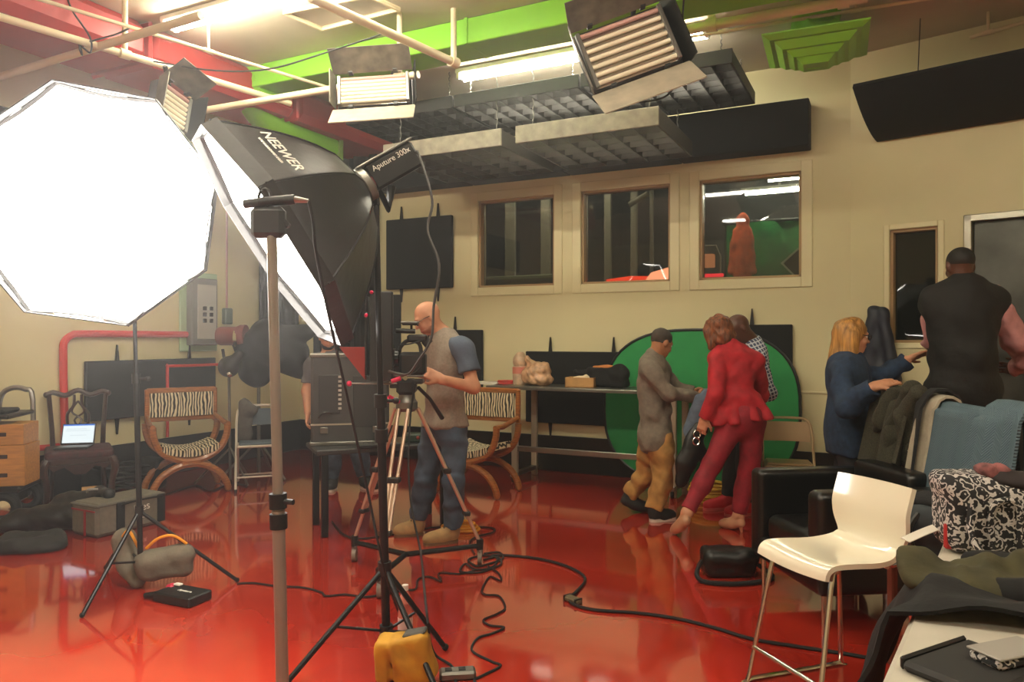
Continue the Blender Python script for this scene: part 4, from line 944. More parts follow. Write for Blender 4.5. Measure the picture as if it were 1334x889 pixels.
# hand cart with wooden boxes
K = Fr(4, 6.2); ct = thing('equipment_cart', 'black equipment cart with rubber wheels and silver handle', 'cart', K.loc(), TH+R(12))
MB().box((-.03, 0, .27), (.5, .5, .05), None, .015).build('platform', blackm, ct)
for x, y in ((.1, -.22), (-.2, -.22), (.1, .22), (-.2, .22)):
    w_ = MB().tube([(x+.085*math.cos(a), y, .13+.085*math.sin(a)) for a in np.linspace(0, 2*math.pi, 24)[:-1]], .042, 10, closed=True).build('tyre', rubber, ct)
    MB().lathe([(.015, -.04), (.06, -.03), (.06, .03), (.015, .04)], (x, y, .13), (R(90), 0, 0)).build('hub', chrome, w_)
MB().cyl((.1, -.22, .13), (.1, .22, .13), .012).cyl((-.2, -.22, .13), (-.2, .22, .13), .012).build('axle', steel, ct)
MB().box((.1, 0, .2), (.06, .3, .12)).box((-.2, 0, .2), (.06, .3, .12)).build('wheel_bracket', blackm, ct)
MB().tube(smooth_path([(-.16, .26, .28), (-.15, .27, .7), (-.13, .27, .98), (-.05, .27, 1.06), (.06, .27, 1.05), (.12, .27, .96), (.12, .26, .28)], 4), .022, 8).build('handle', steel, ct)
MB().box((-.06, -.02, .86), (.42, .5, .035), None, .01).build('tray', blackm, ct)
for x in (-.15, .115): MB().box((x, .2, .86), (.03, .14, .03)).build('tray_arm', blackm, ct)
MB().box((-.06, -.05, .895), (.3, .3, .035), None, .012).build('tray_mat', blackcl, ct)
def crate(label, loc, h, slots):
    b = thing('apple_box', label, 'box', loc, TH+R(12), 'plywood boxes on the cart'); w_, d_ = .42, .30
    MB().box((0, 0, h/2), (w_, d_, h), None, .004).build('shell', plywood, b)
    for z in slots: MB().box((.03, -d_/2, z), (.11, .006, .032), None, .003).build('hand_slot', M('slot_dark', (40,22,14), .8), b)
    return b
cl = K.loc()
crate('tall plywood box with two hand slots, lower in the stack', cl+v(.05, -.06, .297), .33, (.09, .24))
crate('short plywood box with one hand slot, topmost on the cart', cl+v(.04, -.06, .631), .165, (.085,))
# folding chairs
def folding_chair(label, loc, rz, fm, pad, cloth=False):
    t = thing('folding_chair', label, 'chair', loc, rz, 'metal folding chairs')
    MB().tube(smooth_path([(-.21, -.25, .015), (-.205, .0, .42), (-.20, .14, .68), (-.17, .185, .78), (-.1, .2, .80), (.1, .2, .80), (.17, .185, .78), (.20, .14, .68), (.205, .0, .42), (.21, -.25, .015)], 4), .012, 8).build('front_frame', fm, t)
    for sx in (-1, 1):
        MB().tube([(sx*.19, .27, .015), (sx*.19, -.16, .42)], .012, 8).build('rear_leg', fm, t)
        for y in (-.25, .27): MB().cyl((sx*(.21 if y < 0 else .19), y, 0), (sx*(.21 if y < 0 else .19), y, .03), .015).build('foot_cap', rubber, t)
    MB().cyl((-.19, .19, .095), (.19, .19, .095), .009).build('crossbar', fm, t); MB().cyl((-.207, -.18, .13), (.207, -.18, .13), .009).build('crossbar', fm, t)
    MB().box((0, -.02, .425), (.40, .38, .025), (R(-2), 0, 0), .01).build('seat', fm, t)
    MB().box((0, -.02, .445), (.36, .34, .025), (R(-2), 0, 0), .012).build('seat_pad', pad, t)
    g = [[(x, .165+.035*(1-(x/.19)**2)+(z-.62)*.18, z) for z in np.linspace(.60, .765, 5)] for x in np.linspace(-.19, .19, 9)]
    MB().sheet(g, .02).build('backrest', pad, t); return t
wf = M('chair_white', (205,198,182), .4); bluep = M('chair_blue_pad', (72,84,96), .7)
fc1 = G(336, 634); folding_chair('white folding chair with grey-blue pads by the dark curtain', fc1+Vector((0, 0, 0)), TH+R(20), wf, bluep)
tanm = M('chair_tan', (180,154,116), .4, metal=.3)
folding_chair('tan metal folding chair behind the black armchair', cw((1027-CX)/FPX*6.3, 6.3), TH+R(-16), tanm, tanm)
dp = thing('grey_jacket', 'grey jacket slung over the white folding chair corner', 'jacket', fc1+v(-.17, .12, .5), TH+R(10))
soft('jacket_body', [cap((0, 0, .3), (-.02, .02, .0), .07, .09, flat=((0, 1, 0), 1.6)), ell((.05, 0, .26), (.08, .05, .06))], M('jacket_grey', (92,88,84), .9, var=.2, vscale=20), dp, .012, .01, 40)
# black club armchair
AC = cw(1.86, 4.2); ac = thing('club_armchair', 'black leather club armchair on chrome legs', 'armchair', AC, TH+R(-83))
def leather(name, c, h, r=.035, extra=()): return soft(name, [rbox(c, h, r)]+list(extra), blackl, ac, .014)
for sx in (-1, 1): leather('arm', (sx*.335, 0, .445), (.07, .36, .265))
leather('backrest', (0, .30, .50), (.27, .075, .27))
leather('seat_cushion', (0, -.06, .38), (.255, .27, .08), .05)
leather('base', (0, 0, .25), (.40, .36, .07))
for x in (-.34, .34):
    for y in (-.3, .3): MB().cyl((x, y, 0), (x, y, .19), .014).build('leg', chrome, ac)
# white counter stool
stq = cw((1.042+1.524+.137)/2, (3.25+3.415-.397)/2); so = thing('counter_stool', 'glossy white moulded stool on a chrome sled base', 'stool', stq, TH+R(-71))
prof = [(-.215, .545), (-.205, .575), (-.17, .592), (-.08, .59), (.04, .582), (.13, .59), (.18, .615), (.202, .66), (.205, .72), (.212, .78), (.23, .84), (.245, .885)]
prof = [(p.x, p.z) for p in smooth_path([(y, 0, z) for y, z in prof], 3)]
g = []
for i, (y, z) in enumerate(prof):
    s_ = i/(len(prof)-1); w_ = .205-.035*math.exp(-((s_-.56)/.1)**2)
    g.append([(w_*q, y-.022*(q*q)*(s_ > .6)*min(1, (s_-.6)*5), z+.012*(q*q)*(s_ < .55)) for q in np.linspace(-1, 1, 11)])
MB().sheet(g, .02).build('seat_shell', M('white_gloss', (232,224,200), .16, coat=.4), so)
for sx in (-1, 1):
    MB().tube(smooth_path([(sx*.165, -.14, .575), (sx*.175, -.17, .52), (sx*.21, -.262, .03), (sx*.21, -.25, .012), (sx*.21, .22, .012), (sx*.21, .235, .03), (sx*.19, .20, .53), (sx*.17, .14, .575)], 3), .0105, 8).build('sled_leg', chrome, so)
MB().cyl((-.203, -.243, .15), (.203, -.243, .15), .0105).build('footrest', chrome, so)
MB().cyl((-.17, .12, .572), (.17, .12, .572), .01).cyl((-.165, -.13, .572), (.165, -.13, .572), .01).build('seat_support', chrome, so)
tm = thing('steel_tumbler', 'brushed steel tumbler standing on the floor by the armchair', 'cup', G(1161, 812))
MB().lathe([(.034, 0), (.038, .01), (.042, .17), (.044, .19), (.04, .20)], (0, 0, 0)).build('cup_body', steel, tm); MB().lathe([(.043, .19), (.045, .2), (.04, .212)], (0, 0, 0)).build('lid', blackp, tm)

# ------------------------------------------------------------------ floor bags left
gc = Fr(150, 5.75); gcz = thing('grey_gear_case', 'grey soft gear case with black straps and a red zip', 'bag', cw(-3.09, 5.86), TH+R(62))
fabg = M('grey_canvas', (112,106,92), .85, var=.12, vscale=30, bump=.15, bscale=200)
MB().box((0, 0, .13), (.58, .32, .25), None, .025).build('shell', fabg, gcz)
MB().box((0, 0, .235), (.59, .33, .02), None, .008).build('lid_edge', M('canvas_dark', (84,80,70), .8), gcz)
for x in (-.1, .25): MB().box((x, -.163, .13), (.07, .012, .22), None, .004).build('strap', blackcl, gcz)
MB().tube(smooth_path([(-.1, -.17, .22), (.0, -.2, .235), (.14, -.2, .235), (.25, -.17, .22)]), .008, 6).build('handle', blackcl, gcz)
MB().box((-.292, 0, .2), (.008, .28, .012)).box((-.292, -.02, .1), (.008, .02, .18)).build('zip', M('red_zip', (150,34,40), .5), gcz)
text('lettering', 'lites', .085, lettm, gcz, Matrix.Translation((.08, -.163, .165)) @ Euler((R(90), 0, 0)).to_matrix().to_4x4() @ Matrix.Rotation(R(6), 4, 'Z'))
text('lettering', 'flex', .06, lettm, gcz, Matrix.Translation((.08, -.163, .10)) @ Euler((R(90), 0, 0)).to_matrix().to_4x4())
nylon = M('black_nylon', (16,16,17), .45, bump=.4, bscale=18, var=.2, vscale=20)
bg = thing('black_duffel', 'shiny black nylon bag slumped beside the grey gear case', 'bag', G(70, 692), TH)
soft('bag_body', [cap((-.25, 0, .08), (.2, .1, .12), .10, .13, flat=((0, 0, 1), 1.1)), cap((.0, .12, .2), (.3, .1, .255), .07, .06), ell((-.32, .0, .06), (.14, .12, .07)), cap((.3, .1, .27), (.42, .02, .285), .045, .035)], nylon, bg, .014, .014, 28, zmin=0)
MB().tube(smooth_path([(.26, .0, .30), (.3, -.05, .33), (.36, -.03, .33)]), .01, 6).build('strap', M('strap_grey', (150,150,146), .6), bg)
dc = thing('dark_jacket', 'dark grey jacket dropped flat on the red floor', 'jacket', G(24, 716), TH)
soft('jacket_body', [ell((0, 0, .03), (.32, .16, .055)), cap((-.1, .05, .05), (.2, .1, .06), .07, .05), cap((.1, -.05, .03), (.3, -.02, .03), .05, .035), cap((-.2, -.12, .03), (.05, -.1, .03), .06, .045)], M('jacket_dark', (48,47,46), .9, var=.3, vscale=12), dc, .013, .018, 24, zmin=0)
jk = thing('cable_heap', 'heap of dark cables and gear behind the carved chair', 'cables', W(163, 590, 7.35)*Vector((1, 1, 0)), TH)
for k in range(7):
    a0 = k*1.7; MB().tube([(.28*math.cos(a)*(.5+.1*k)+.05*math.cos(a0), .14*math.sin(a)+.03*math.sin(a0), .03+.035*k+.015*math.sin(3*a+a0)) for a in np.linspace(0, 2*math.pi, 26)[:-1]], .013, 6, closed=True).build('cable_loop', rubber, jk)
soft('gear_pouch', [rbox((-.2, -.02, .12), (.16, .12, .12), .04), rbox((.24, .04, .16), (.12, .1, .16), .04)], blackcl, jk, .014, .012, 24, zmin=0)
# props under the carved chair: brown box
bx = thing('carton_box', 'brown carton standing under the carved chair', 'box', G(120, 662), TH+R(30)); MB().box((0, 0, .09), (.16, .14, .18), None, .004).build('shell', cbm, bx); MB().box((0, -.072, .12), (.06, .004, .06)).build('label_patch', M('patch', (170,160,140), .6), bx)
# black light stand behind (lamp with black flag)
lk = Fr(345, 8.0); fl = thing('draped_lamp', 'studio lamp under black cloth flags behind the silver stand', 'studio light', lk.loc(), TH)
zl_ = lambda u, v_, dy=0: lk.p(u, v_, dy)
soft('black_cloth', [ell(zl_(338, 455), (.27, .16, .22)), cap(zl_(310, 440), zl_(330, 480), .1, .16), ell(zl_(336, 485), (.15, .12, .15)), cap(zl_(370, 440), zl_(408, 432), .16, .06), cap(zl_(375, 470), zl_(398, 488), .16, .06), cap(zl_(350, 440), zl_(380, 460), .2, .18)], M('flag_cloth', (24,25,30), .85, var=.25, vscale=7), fl, .02, .02, 14)
MB().lathe([(.09, 0), (.10, .03), (.10, .2), (.12, .24), (.12, .30)], zl_(284, 438, -.05), (0, R(90), 0)).build('lamp_housing', M('lamp_brown', (110,52,44), .5), fl)
MB().lathe([(.11, 0), (.12, .04), (.02, .05)], zl_(308, 440, -.05), (0, R(90), 0)).build('lens_ring', chrome, fl)
MB().tube(smooth_path([zl_(290, 455, -.06), zl_(294, 475, -.06), zl_(303, 482, -.06), zl_(312, 470, -.05)]), .016, 7).build('yoke', blackm, fl)
b0 = zl_(337, 500); MB().cyl((b0.x, 0, .05), (b0.x, 0, b0.z+.1), .018).build('pole', greym, fl)
for k in range(3):
    an = R(90+120*k); MB().cyl((b0.x, 0, .4), (b0.x+.4*math.cos(an), .4*math.sin(an), .012), .012).build('leg', greym, fl)
nl_ = Fr(300, 7.7); ns = thing('nozzle_stand', 'slim stand with black lamp head beside the zebra chair', 'light stand', nl_.loc(), TH)
MB().cyl((0, 0, .03), nl_.p(298, 470), .014).build('pole', greym, ns)
soft('lamp_head', [ell(nl_.p(298, 478), (.11, .09, .11)), cap(nl_.p(298, 478), nl_.p(312, 462), .07, .05)], blackp, ns, .012)
MB().ball(nl_.p(299, 488, -.1), .03).build('glass_bulb', chrome, ns)
for k in range(3):
    an = R(80+120*k); MB().cyl((0, 0, .36), (.34*math.cos(an), .34*math.sin(an), .012), .011).build('leg', greym, ns)
# sandbags at the big softbox stand
sbm = M('sandbag_grey', (112,104,88), .9, bump=.3, bscale=40, var=.15, vscale=10); yel = M('strap_yellow', (222,150,20), .6)
SB = Fr(205, 4.5)
s1 = thing('sandbag', 'grey sandbag with yellow strap lying on the stand foot', 'sandbag', SB.loc()+v(.06, -.05, 0), TH+R(12), 'grey sandbags on the stand')
soft('bag_half', [cap((-.09, 0, .17), (.10, .02, .19), .075, .08, flat=((0, 0, 1), 1.15)), cap((-.09, 0, .11), (.10, .02, .12), .06, .06)], sbm, s1, .011, .008, 30)
MB().tube(smooth_path([(-.09, -.02, .25), (-.02, -.04, .31), (.06, -.03, .32), (.13, 0, .26)]), .009, 6).build('strap', yel, s1)
s2 = thing('sandbag', 'grey sandbag hanging over the low brace beside yellow strap', 'sandbag', SB.loc()+v(-.17, .02, 0), TH+R(-30), 'grey sandbags on the stand')
soft('bag_half', [cap((-.07, 0, .26), (.0, 0, .12), .075, .07), cap((.0, 0, .12), (.09, -.02, .05), .07, .045)], sbm, s2, .011, .008, 30, zmin=.0)
MB().tube(smooth_path([(-.02, -.04, .3), (.04, -.04, .34), (.09, -.03, .28), (.1, 0, .2)]), .009, 6).build('strap', yel, s2)
ps = thing('power_pack', 'flat black power pack with red plug on the red floor', 'device', G(238, 783), TH+R(-24))
MB().box((0, 0, .03), (.28, .17, .055), None, .008).build('case', blackp, ps)
MB().cyl((-.14, -.04, .03), (-.22, -.07, .02), .02, .015).build('plug', blackp, ps); MB().box((-.13, .04, .05), (.05, .06, .03), None, .01).build('red_switch', M('red_plug', (190,40,70), .4), ps)
MB().box((-.09, .05, .066), (.05, .03, .012), None, .004).build('connector', whitem, ps)
text('lettering', 'Aputure', .03, lettm, ps, Matrix.Translation((.02, -.0, .0585)) @ Matrix.Rotation(0, 4, 'Z'))
# yellow bag and bottle at the tall black stand
yb = thing('yellow_sandbag', 'yellow saddle sandbag hung on the tall black stand', 'sandbag', G(526, 890), TH+R(-6))
soft('bag_half', [rbox((-.09, .02, .095), (.035, .06, .095), .025), rbox((.04, .0, .115), (.085, .06, .105), .03, (0, R(-10), 0)), rbox((-.04, .01, .16), (.06, .04, .02), .02)], M('sandbag_yellow', (196,142,24), .75, bump=.3, bscale=20, var=.2, vscale=9), yb, .010, .008, 34, zmin=.0)
MB().box((.05, .0, .222), (.10, .07, .016), (0, R(-12), 0), .006).build('flap', M('flap_grey', (70,66,58), .7), yb)
wbt = thing('water_bottle', 'clear plastic bottle of pink drink behind the tall black stand', 'bottle', G(528, 838))
MB().lathe([(.034, 0), (.036, .02), (.036, .15), (.03, .18), (.036, .2), (.02, .245), (.014, .26)], (0, 0, 0)).build('bottle_body', M('pink_drink', (206,120,104), .15, coat=.6), wbt)
MB().lathe([(.016, .26), (.016, .285)], (0, 0, 0)).build('cap', whitem, wbt); MB().lathe([(.0368, .06), (.0368, .13)], (0, 0, 0)).build('label_band', M('band_white', (220,200,190), .5), wbt)
# shoulder bag on the floor by the armchair
sg_ = thing('shoulder_bag', 'black camera bag with strap on the floor by the armchair', 'bag', G(952, 755)+v(0, .06, 0), TH+R(4))
soft('bag_body', [rbox((0, .02, .09), (.16, .09, .085), .045), cap((-.12, -.04, .12), (.14, -.04, .13), .05, .05)], nylon, sg_, .012, .01, 30, zmin=0)
MB().tube(smooth_path([(-.17, 0, .1), (-.22, -.06, .04), (-.2, -.14, .016), (-.05, -.19, .016), (.12, -.17, .016), (.24, -.1, .016), (.26, .0, .02), (.17, .05, .08)]), .015, 6).build('strap', blackcl, sg_)
# yellow bag behind the woman
yr = thing('rope_coil', 'coil of yellow rope on the floor behind the people', 'rope', G(925, 655))
for k in range(6): MB().tube([((.19-.012*(k % 3))*math.cos(a), (.12-.01*(k % 2))*math.sin(a), .016+.03*k+.006*math.sin(2*a+k)) for a in np.linspace(0, 2*math.pi, 26)[:-1]], .016, 6, closed=True).build('loop', M('rope_yellow', (190,148,30), .7), yr)
y2 = thing('yellow_cable', 'yellow cable coil on the floor behind the operator', 'cable', G(600, 690))
for k in range(3): MB().tube([((.16-.02*k)*math.cos(a), (.1-.01*k)*math.sin(a), .012+.018*k) for a in np.linspace(0, 2*math.pi, 22)[:-1]], .011, 6, closed=True).build('loop', yel, y2)

# ------------------------------------------------------------------ cables on the floor
def floor_cable(label, px, r=.007, k=6):
    return tag(MB().tube(smooth_path([G(u, v_, r) for u, v_ in px], k), r, 6).build('floor_cable', rubber), label, 'cable', 'cables on the red floor')
floor_cable('thick black cable sweeping from the dolly toward the stool', [(640, 724), (660, 724), (700, 728), (735, 737), (757, 748), (762, 757), (752, 770), (742, 780), (748, 788), (775, 795), (830, 799), (880, 806), (930, 818), (980, 833), (1040, 843), (1100, 852), (1140, 859)], .009)
floor_cable('thin black cable zigzagging down the floor from the dolly wheel', [(636, 738), (650, 748), (652, 757), (638, 752), (628, 768), (632, 775), (650, 777), (658, 792), (648, 800), (630, 808), (638, 815), (657, 818), (640, 826), (622, 832), (615, 848), (640, 862), (652, 868), (630, 880), (618, 888), (640, 900)], .006)
floor_cable('black cable wiggling between the two light stands', [(309, 761), (330, 760), (360, 764), (395, 766), (418, 772), (425, 777), (450, 775), (480, 778), (520, 770), (541, 768), (545, 755), (560, 752), (575, 758), (572, 747), (600, 748), (622, 742)], .006)
floor_cable('black cable running behind the dolly to the dark table', [(433, 680), (445, 695), (463, 702), (490, 700), (530, 694), (560, 688), (600, 686), (640, 688), (642, 694), (620, 700), (612, 708), (618, 722)], .007)
floor_cable('tangled black cable loops beside the dolly caster', [(630, 722), (650, 720), (655, 728), (640, 734), (622, 738), (610, 730), (628, 724), (648, 728), (640, 740), (618, 742), (606, 735), (600, 745), (625, 746), (652, 736), (648, 726), (630, 730)], .007)
floor_cable('black cable lying under the zebra chair', [(180, 655), (205, 648), (230, 640), (255, 633), (275, 640), (300, 630), (322, 634)], .008)
tag(MB().tube(smooth_path([W(541, 500, 4.7), W(535, 540, 4.72), W(532, 600, 4.6), W(536, 660, 4.4), W(548, 720, 4.1), G(556, 800, .3), G(565, 850, .05), G(590, 870, .008), G(594, 900, .008)]), .006, 6).build('camera_cable', rubber), 'black cable hanging from the video camera to the floor', 'cable')
cj = thing('cable_joint', 'taped joint in the thick black floor cable', 'cable', G(746, 785), TH+R(-52)); MB().box((0, 0, .016), (.11, .05, .03), None, .008).build('joint_box', M('tape_grey', (96,84,60), .6), cj)
for x in (-.045, .045): MB().box((x, 0, .016), (.012, .053, .033)).build('tape', blackp, cj)
tp = thing('power_strip', 'grey power strip at the foot of the tall black stand', 'device', G(596, 884), TH+R(8)); MB().box((0, 0, .02), (.16, .07, .04), None, .01).build('case', greym, tp)
for x in (-.04, .02): MB().box((x, 0, .041), (.03, .03, .004)).build('socket', blackp, tp)

# ------------------------------------------------------------------ blankets on a rail
ra, rb = cw(2.42, 4.75), cw(2.30, 3.28); rdir = (rb-ra).normalized(); RL = (rb-ra).length
rk = thing('garment_rail', 'low black rail rack under the blankets', 'rack', (ra+rb)/2, math.atan2(rdir.y, rdir.x))
RZ = 1.11
MB().cyl((-RL/2-.04, 0, RZ), (RL/2+.04, 0, RZ), .018).build('rail', blackm, rk)
for sx in (-1, 1):
    MB().cyl((sx*RL/2, 0, .03), (sx*RL/2, 0, RZ), .016).build('post', blackm, rk); MB().box((sx*RL/2, 0, .02), (.05, .5, .04), None, .01).build('foot', blackm, rk)
# which local side faces the camera
rk_rot = Euler((0, 0, math.atan2(rdir.y, rdir.x))).to_matrix(); side = -1 if (rk_rot @ Vector((0, 1, 0))).dot(-(ra+rb)/2) < 0 else 1
quilt, ntq, bq, coq = nodes('quilted_blue', (78,104,118), .85)
wv = ntq.nodes.new('ShaderNodeTexWave'); wv.bands_direction = 'Z'; wv.wave_profile = 'SIN'; wv.inputs['Scale'].default_value = 22; wv.inputs['Distortion'].default_value = 0
sep = ntq.nodes.new('ShaderNodeSeparateXYZ'); cmb = ntq.nodes.new('ShaderNodeCombineXYZ'); pg = ntq.nodes.new('ShaderNodeMath'); pg.operation = 'PINGPONG'; pg.inputs[1].default_value = .05
ad_ = ntq.nodes.new('ShaderNodeMath'); ad_.operation = 'ADD'
ntq.links.new(coq, sep.inputs[0]); ntq.links.new(sep.outputs[0], pg.inputs[0]); ntq.links.new(pg.outputs[0], ad_.inputs[0]); ntq.links.new(sep.outputs[2], ad_.inputs[1]); ntq.links.new(ad_.outputs[0], cmb.inputs[2]); ntq.links.new(cmb.outputs[0], wv.inputs[0])
bpq = ntq.nodes.new('ShaderNodeBump'); bpq.inputs['Strength'].default_value = .45; bpq.inputs['Distance'].default_value = .008; ntq.links.new(wv.outputs['Fac'], bpq.inputs['Height']); ntq.links.new(bpq.outputs[0], bq.inputs['Normal'])
ntq.links.new(ramp(ntq, wv.outputs['Fac'], [(0, (66,86,97)), (.6, (80,101,111))]), bq.inputs['Base Color'])
wool, ntw, bw_, cow = nodes('wool_tweed', (62,60,46), .95)
nw = ntw.nodes.new('ShaderNodeTexNoise'); nw.inputs['Scale'].default_value = 220; ntw.links.new(cow, nw.inputs[0]); ntw.links.new(ramp(ntw, nw.outputs['Fac'], [(.35, (26,26,20)), (.65, (68,65,50))]), bw_.inputs['Base Color'])
def draped(name, label, cat, x0, x1, zf, zb_, mat, off, amp, freq, ph=0, skew=0, t=.014, tri=0):
    """cloth over the rail: from zf on the camera side, over, to zb_ behind"""
    o = thing(name, label, cat, (ra+rb)/2+rk_rot @ Vector(((x0+x1)/2, 0, 0)), math.atan2(rdir.y, rdir.x)); g = []
    for x in np.linspace(x0, x1, 34):
        row = []; xx_ = (x-x0)/(x1-x0)
        lz = zf+tri*abs(xx_-.4)
        for s_ in np.linspace(0, 1, 15):
            z = lz+(RZ-lz)*s_; f_ = (1-s_); row.append((x-(x0+x1)/2+skew*f_, side*(off+.018+(.02+amp*(.35+.65*f_))*(.5+.5*math.sin(freq*x+ph))+.07*f_), z))
        for a in np.linspace(.2, math.pi-.2, 6): row.append((x-(x0+x1)/2, side*(off+.02)*math.cos(a), RZ+(off+.02)*math.sin(a)))
        for s_ in np.linspace(0, 1, 9):
            z = RZ+(zb_-RZ)*s_; row.append((x-(x0+x1)/2, -side*(off+.02+(.05*s_)*(.5+.5*math.sin(freq*x+ph+2))), z))
        g.append(row)
    MB().sheet(g, t).build('cloth', mat, o, ang=70); return o
draped('moving_blanket', 'blue quilted moving blanket hanging over the rail', 'blanket', -.02, .52, .62, .55, quilt, .02, .03, 9, 1)
draped('moving_blanket', 'blue quilted blanket flap at the near end of the rail', 'blanket', .50, .80, .60, .6, quilt, .075, .05, 12, 2)
draped('beige_blanket', 'beige felt blanket with dark edge beside the blue blanket', 'blanket', -.27, .0, .56, .6, M('beige_felt', (170,160,140), .9, var=.12, vscale=16), .05, .04, 34, 0)
draped('black_blanket', 'narrow black cloth between the beige folds on the rail', 'blanket', -.15, -.07, .58, .6, blackcl, .085, .02, 30, 2)
wc = draped('wool_coat', 'grey-green wool coat thrown over the end of the rail', 'coat', -.74, -.24, .62, .55, wool, .06, .05, 24, .5, skew=.05, t=.02, tri=.28)
wci = wmat(wc).inverted(); WC = lambda u, v_, o=.0: wci @ W(u, v_, 2.36*FPX/(u-CX)-.13-o)
cut_ = lambda n_: (wci.to_3x3() @ v(*n_))
soft('sleeve', [cap(WC(1196, 512), WC(1180, 545), .055, .06, .02), cap(WC(1180, 545), WC(1184, 586), .06, .048, .02)], wool, wc, .012, .01, 30)
soft('lapel', [cap(WC(1163, 512), WC(1152, 548, .05), .05, .07, .02, flat=(cut_((.4, 1, 0)), 2.4)), cap(WC(1152, 548, .05), WC(1142, 560, .05), .05, .015, .02, flat=(cut_((.4, 1, 0)), 2)), cap(WC(1190, 508), WC(1165, 560, .03), .05, .06, .02, flat=(cut_((.4, 1, 0)), 2.2))], wool, wc, .012, .012, 26)
soft('coat_tail', [cap(WC(1172, 570), WC(1166, 628), .10, .085, .03, flat=(cut_((.4, 1, 0)), 2)), cap(WC(1190, 590), WC(1180, 625), .07, .05, .03, flat=(cut_((.4, 1, 0)), 2))], wool, wc, .013, .016, 22)
MB().tube([WC(1173, 583, .06), WC(1182, 588, .065), WC(1190, 586, .06)], .008, 6).build('cuff_trim', M('cuff_pale', (150,146,128), .8), wc)
draped('moving_blanket', 'lower blue quilted blanket folded under the rail', 'blanket', -.25, .3, .40, .42, quilt, .004, .01, 8, 4)
# ------------------------------------------------------------------ jacket on the wall hook
(jp, jt) = W2(1149, 405); hj = thing('hanging_jacket', 'dark navy jacket hanging on a hook by the narrow window', 'jacket', (jp.x+N2.x*.1, jp.y+N2.y*.1, jp.z-.72), math.atan2(D2.y, D2.x))
soft('jacket_body', [cap((0, 0, .68), (0, 0, .1), .06, .11, flat=((0, 1, 0), 1.7)), cap((-.04, 0, .7), (-.1, 0, .25), .05, .06), cap((.04, -.02, .7), (.12, 0, .1), .05, .06), ell((-.05, 0, .72), (.05, .05, .05))], M('navy_nylon', (36,40,56), .5, var=.25, vscale=10), hj, .012, .01, 24)
MB().cyl((0, .1, .74), (0, 0, .74), .01).build('hook', chrome, hj)
# ------------------------------------------------------------------ people
def nz(a): return Vector(a).normalized()
def head_frame(f, up=(0, 0, 1)):
    f = nz(f); r = f.cross(Vector(up)).normalized(); u = r.cross(f).normalized(); return r, f, u
def head_prims(c, f, s=1.0, up=(0, 0, 1)):
    c = Vector(c); r, f, u = head_frame(f, up); m = basis(r, f, u); P = []
    at = lambda a, b, d: c+(r*a+f*b+u*d)*s
    P.append(ell(at(0, -.012, .028), (.076*s, .096*s, .088*s), m, .02))
    P.append(ell(at(0, .022, -.035), (.060*s, .070*s, .080*s), m, .03))
    P.append(ell(at(0, .058, -.092), (.030*s, .026*s, .022*s), m, .03))
    P.append(cap(at(0, .085, .012), at(0, .106, -.026), .009*s, .0135*s, .012))
    P.append(ell(at(0, .078, .026), (.048*s, .018*s, .010*s), m, .015))
    for q in (-1, 1):
        P.append(ell(at(q*.076, -.012, -.008), (.010*s, .020*s, .031*s), m, .008))
        P.append(ell(at(q*.034, .066, -.03), (.022*s, .02*s, .02*s), m, .02))
    P.append(ell(at(0, .086, -.058), (.024*s, .010*s, .007*s), m, .008)); P.append(ell(at(0, .084, -.069), (.021*s, .010*s, .007*s), m, .008))
    return P, at, m
def hand_prims(w, d, n, s=1.0, curl=.5, thumb=1, spread=.0):
    """w wrist, d pointing along the hand, n the way the palm faces; thumb = side (+1/-1)"""
    w = Vector(w); d = nz(d); n = nz(Vector(n)-d*Vector(n).dot(d)); x = d.cross(n); P = []
    m = basis(x, n, d); P.append(rbox(w+d*.05*s, (.041*s, .014*s, .048*s), .013, m, .02)); P.append(cap(w-d*.03, w+d*.02, .027*s, .03*s, .02, flat=(n, 1.35)))
    for i, (o, L) in enumerate(((-.031, .066), (-.0105, .078), (.0105, .073), (.031, .056))):
        o *= thumb*-1; b = w+d*.092*s+x*o*s; dd = nz(d+x*(o*spread*8)); c = curl*(1+.12*i); pr = b
        for k, l in enumerate((.45, .31, .24)):
            a = c*(k+.55); dv = dd*math.cos(a)+n*math.sin(a); q = pr+dv*L*l*s; P.append(cap(pr, q, .0092*s*(1-.07*k), .0088*s*(1-.09*k), .004)); pr = q
    tb = w+d*.025*s+x*(.036*thumb)*s; t1 = tb+nz(d*.8+x*thumb*.75+n*.25)*.042*s; t2 = t1+nz(d*.95+x*thumb*.15+n*(.3+curl*.4))*.034*s
    P.append(cap(tb, t1, .0145*s, .0115*s, .012)); P.append(cap(t1, t2, .011*s, .009*s, .004)); return P
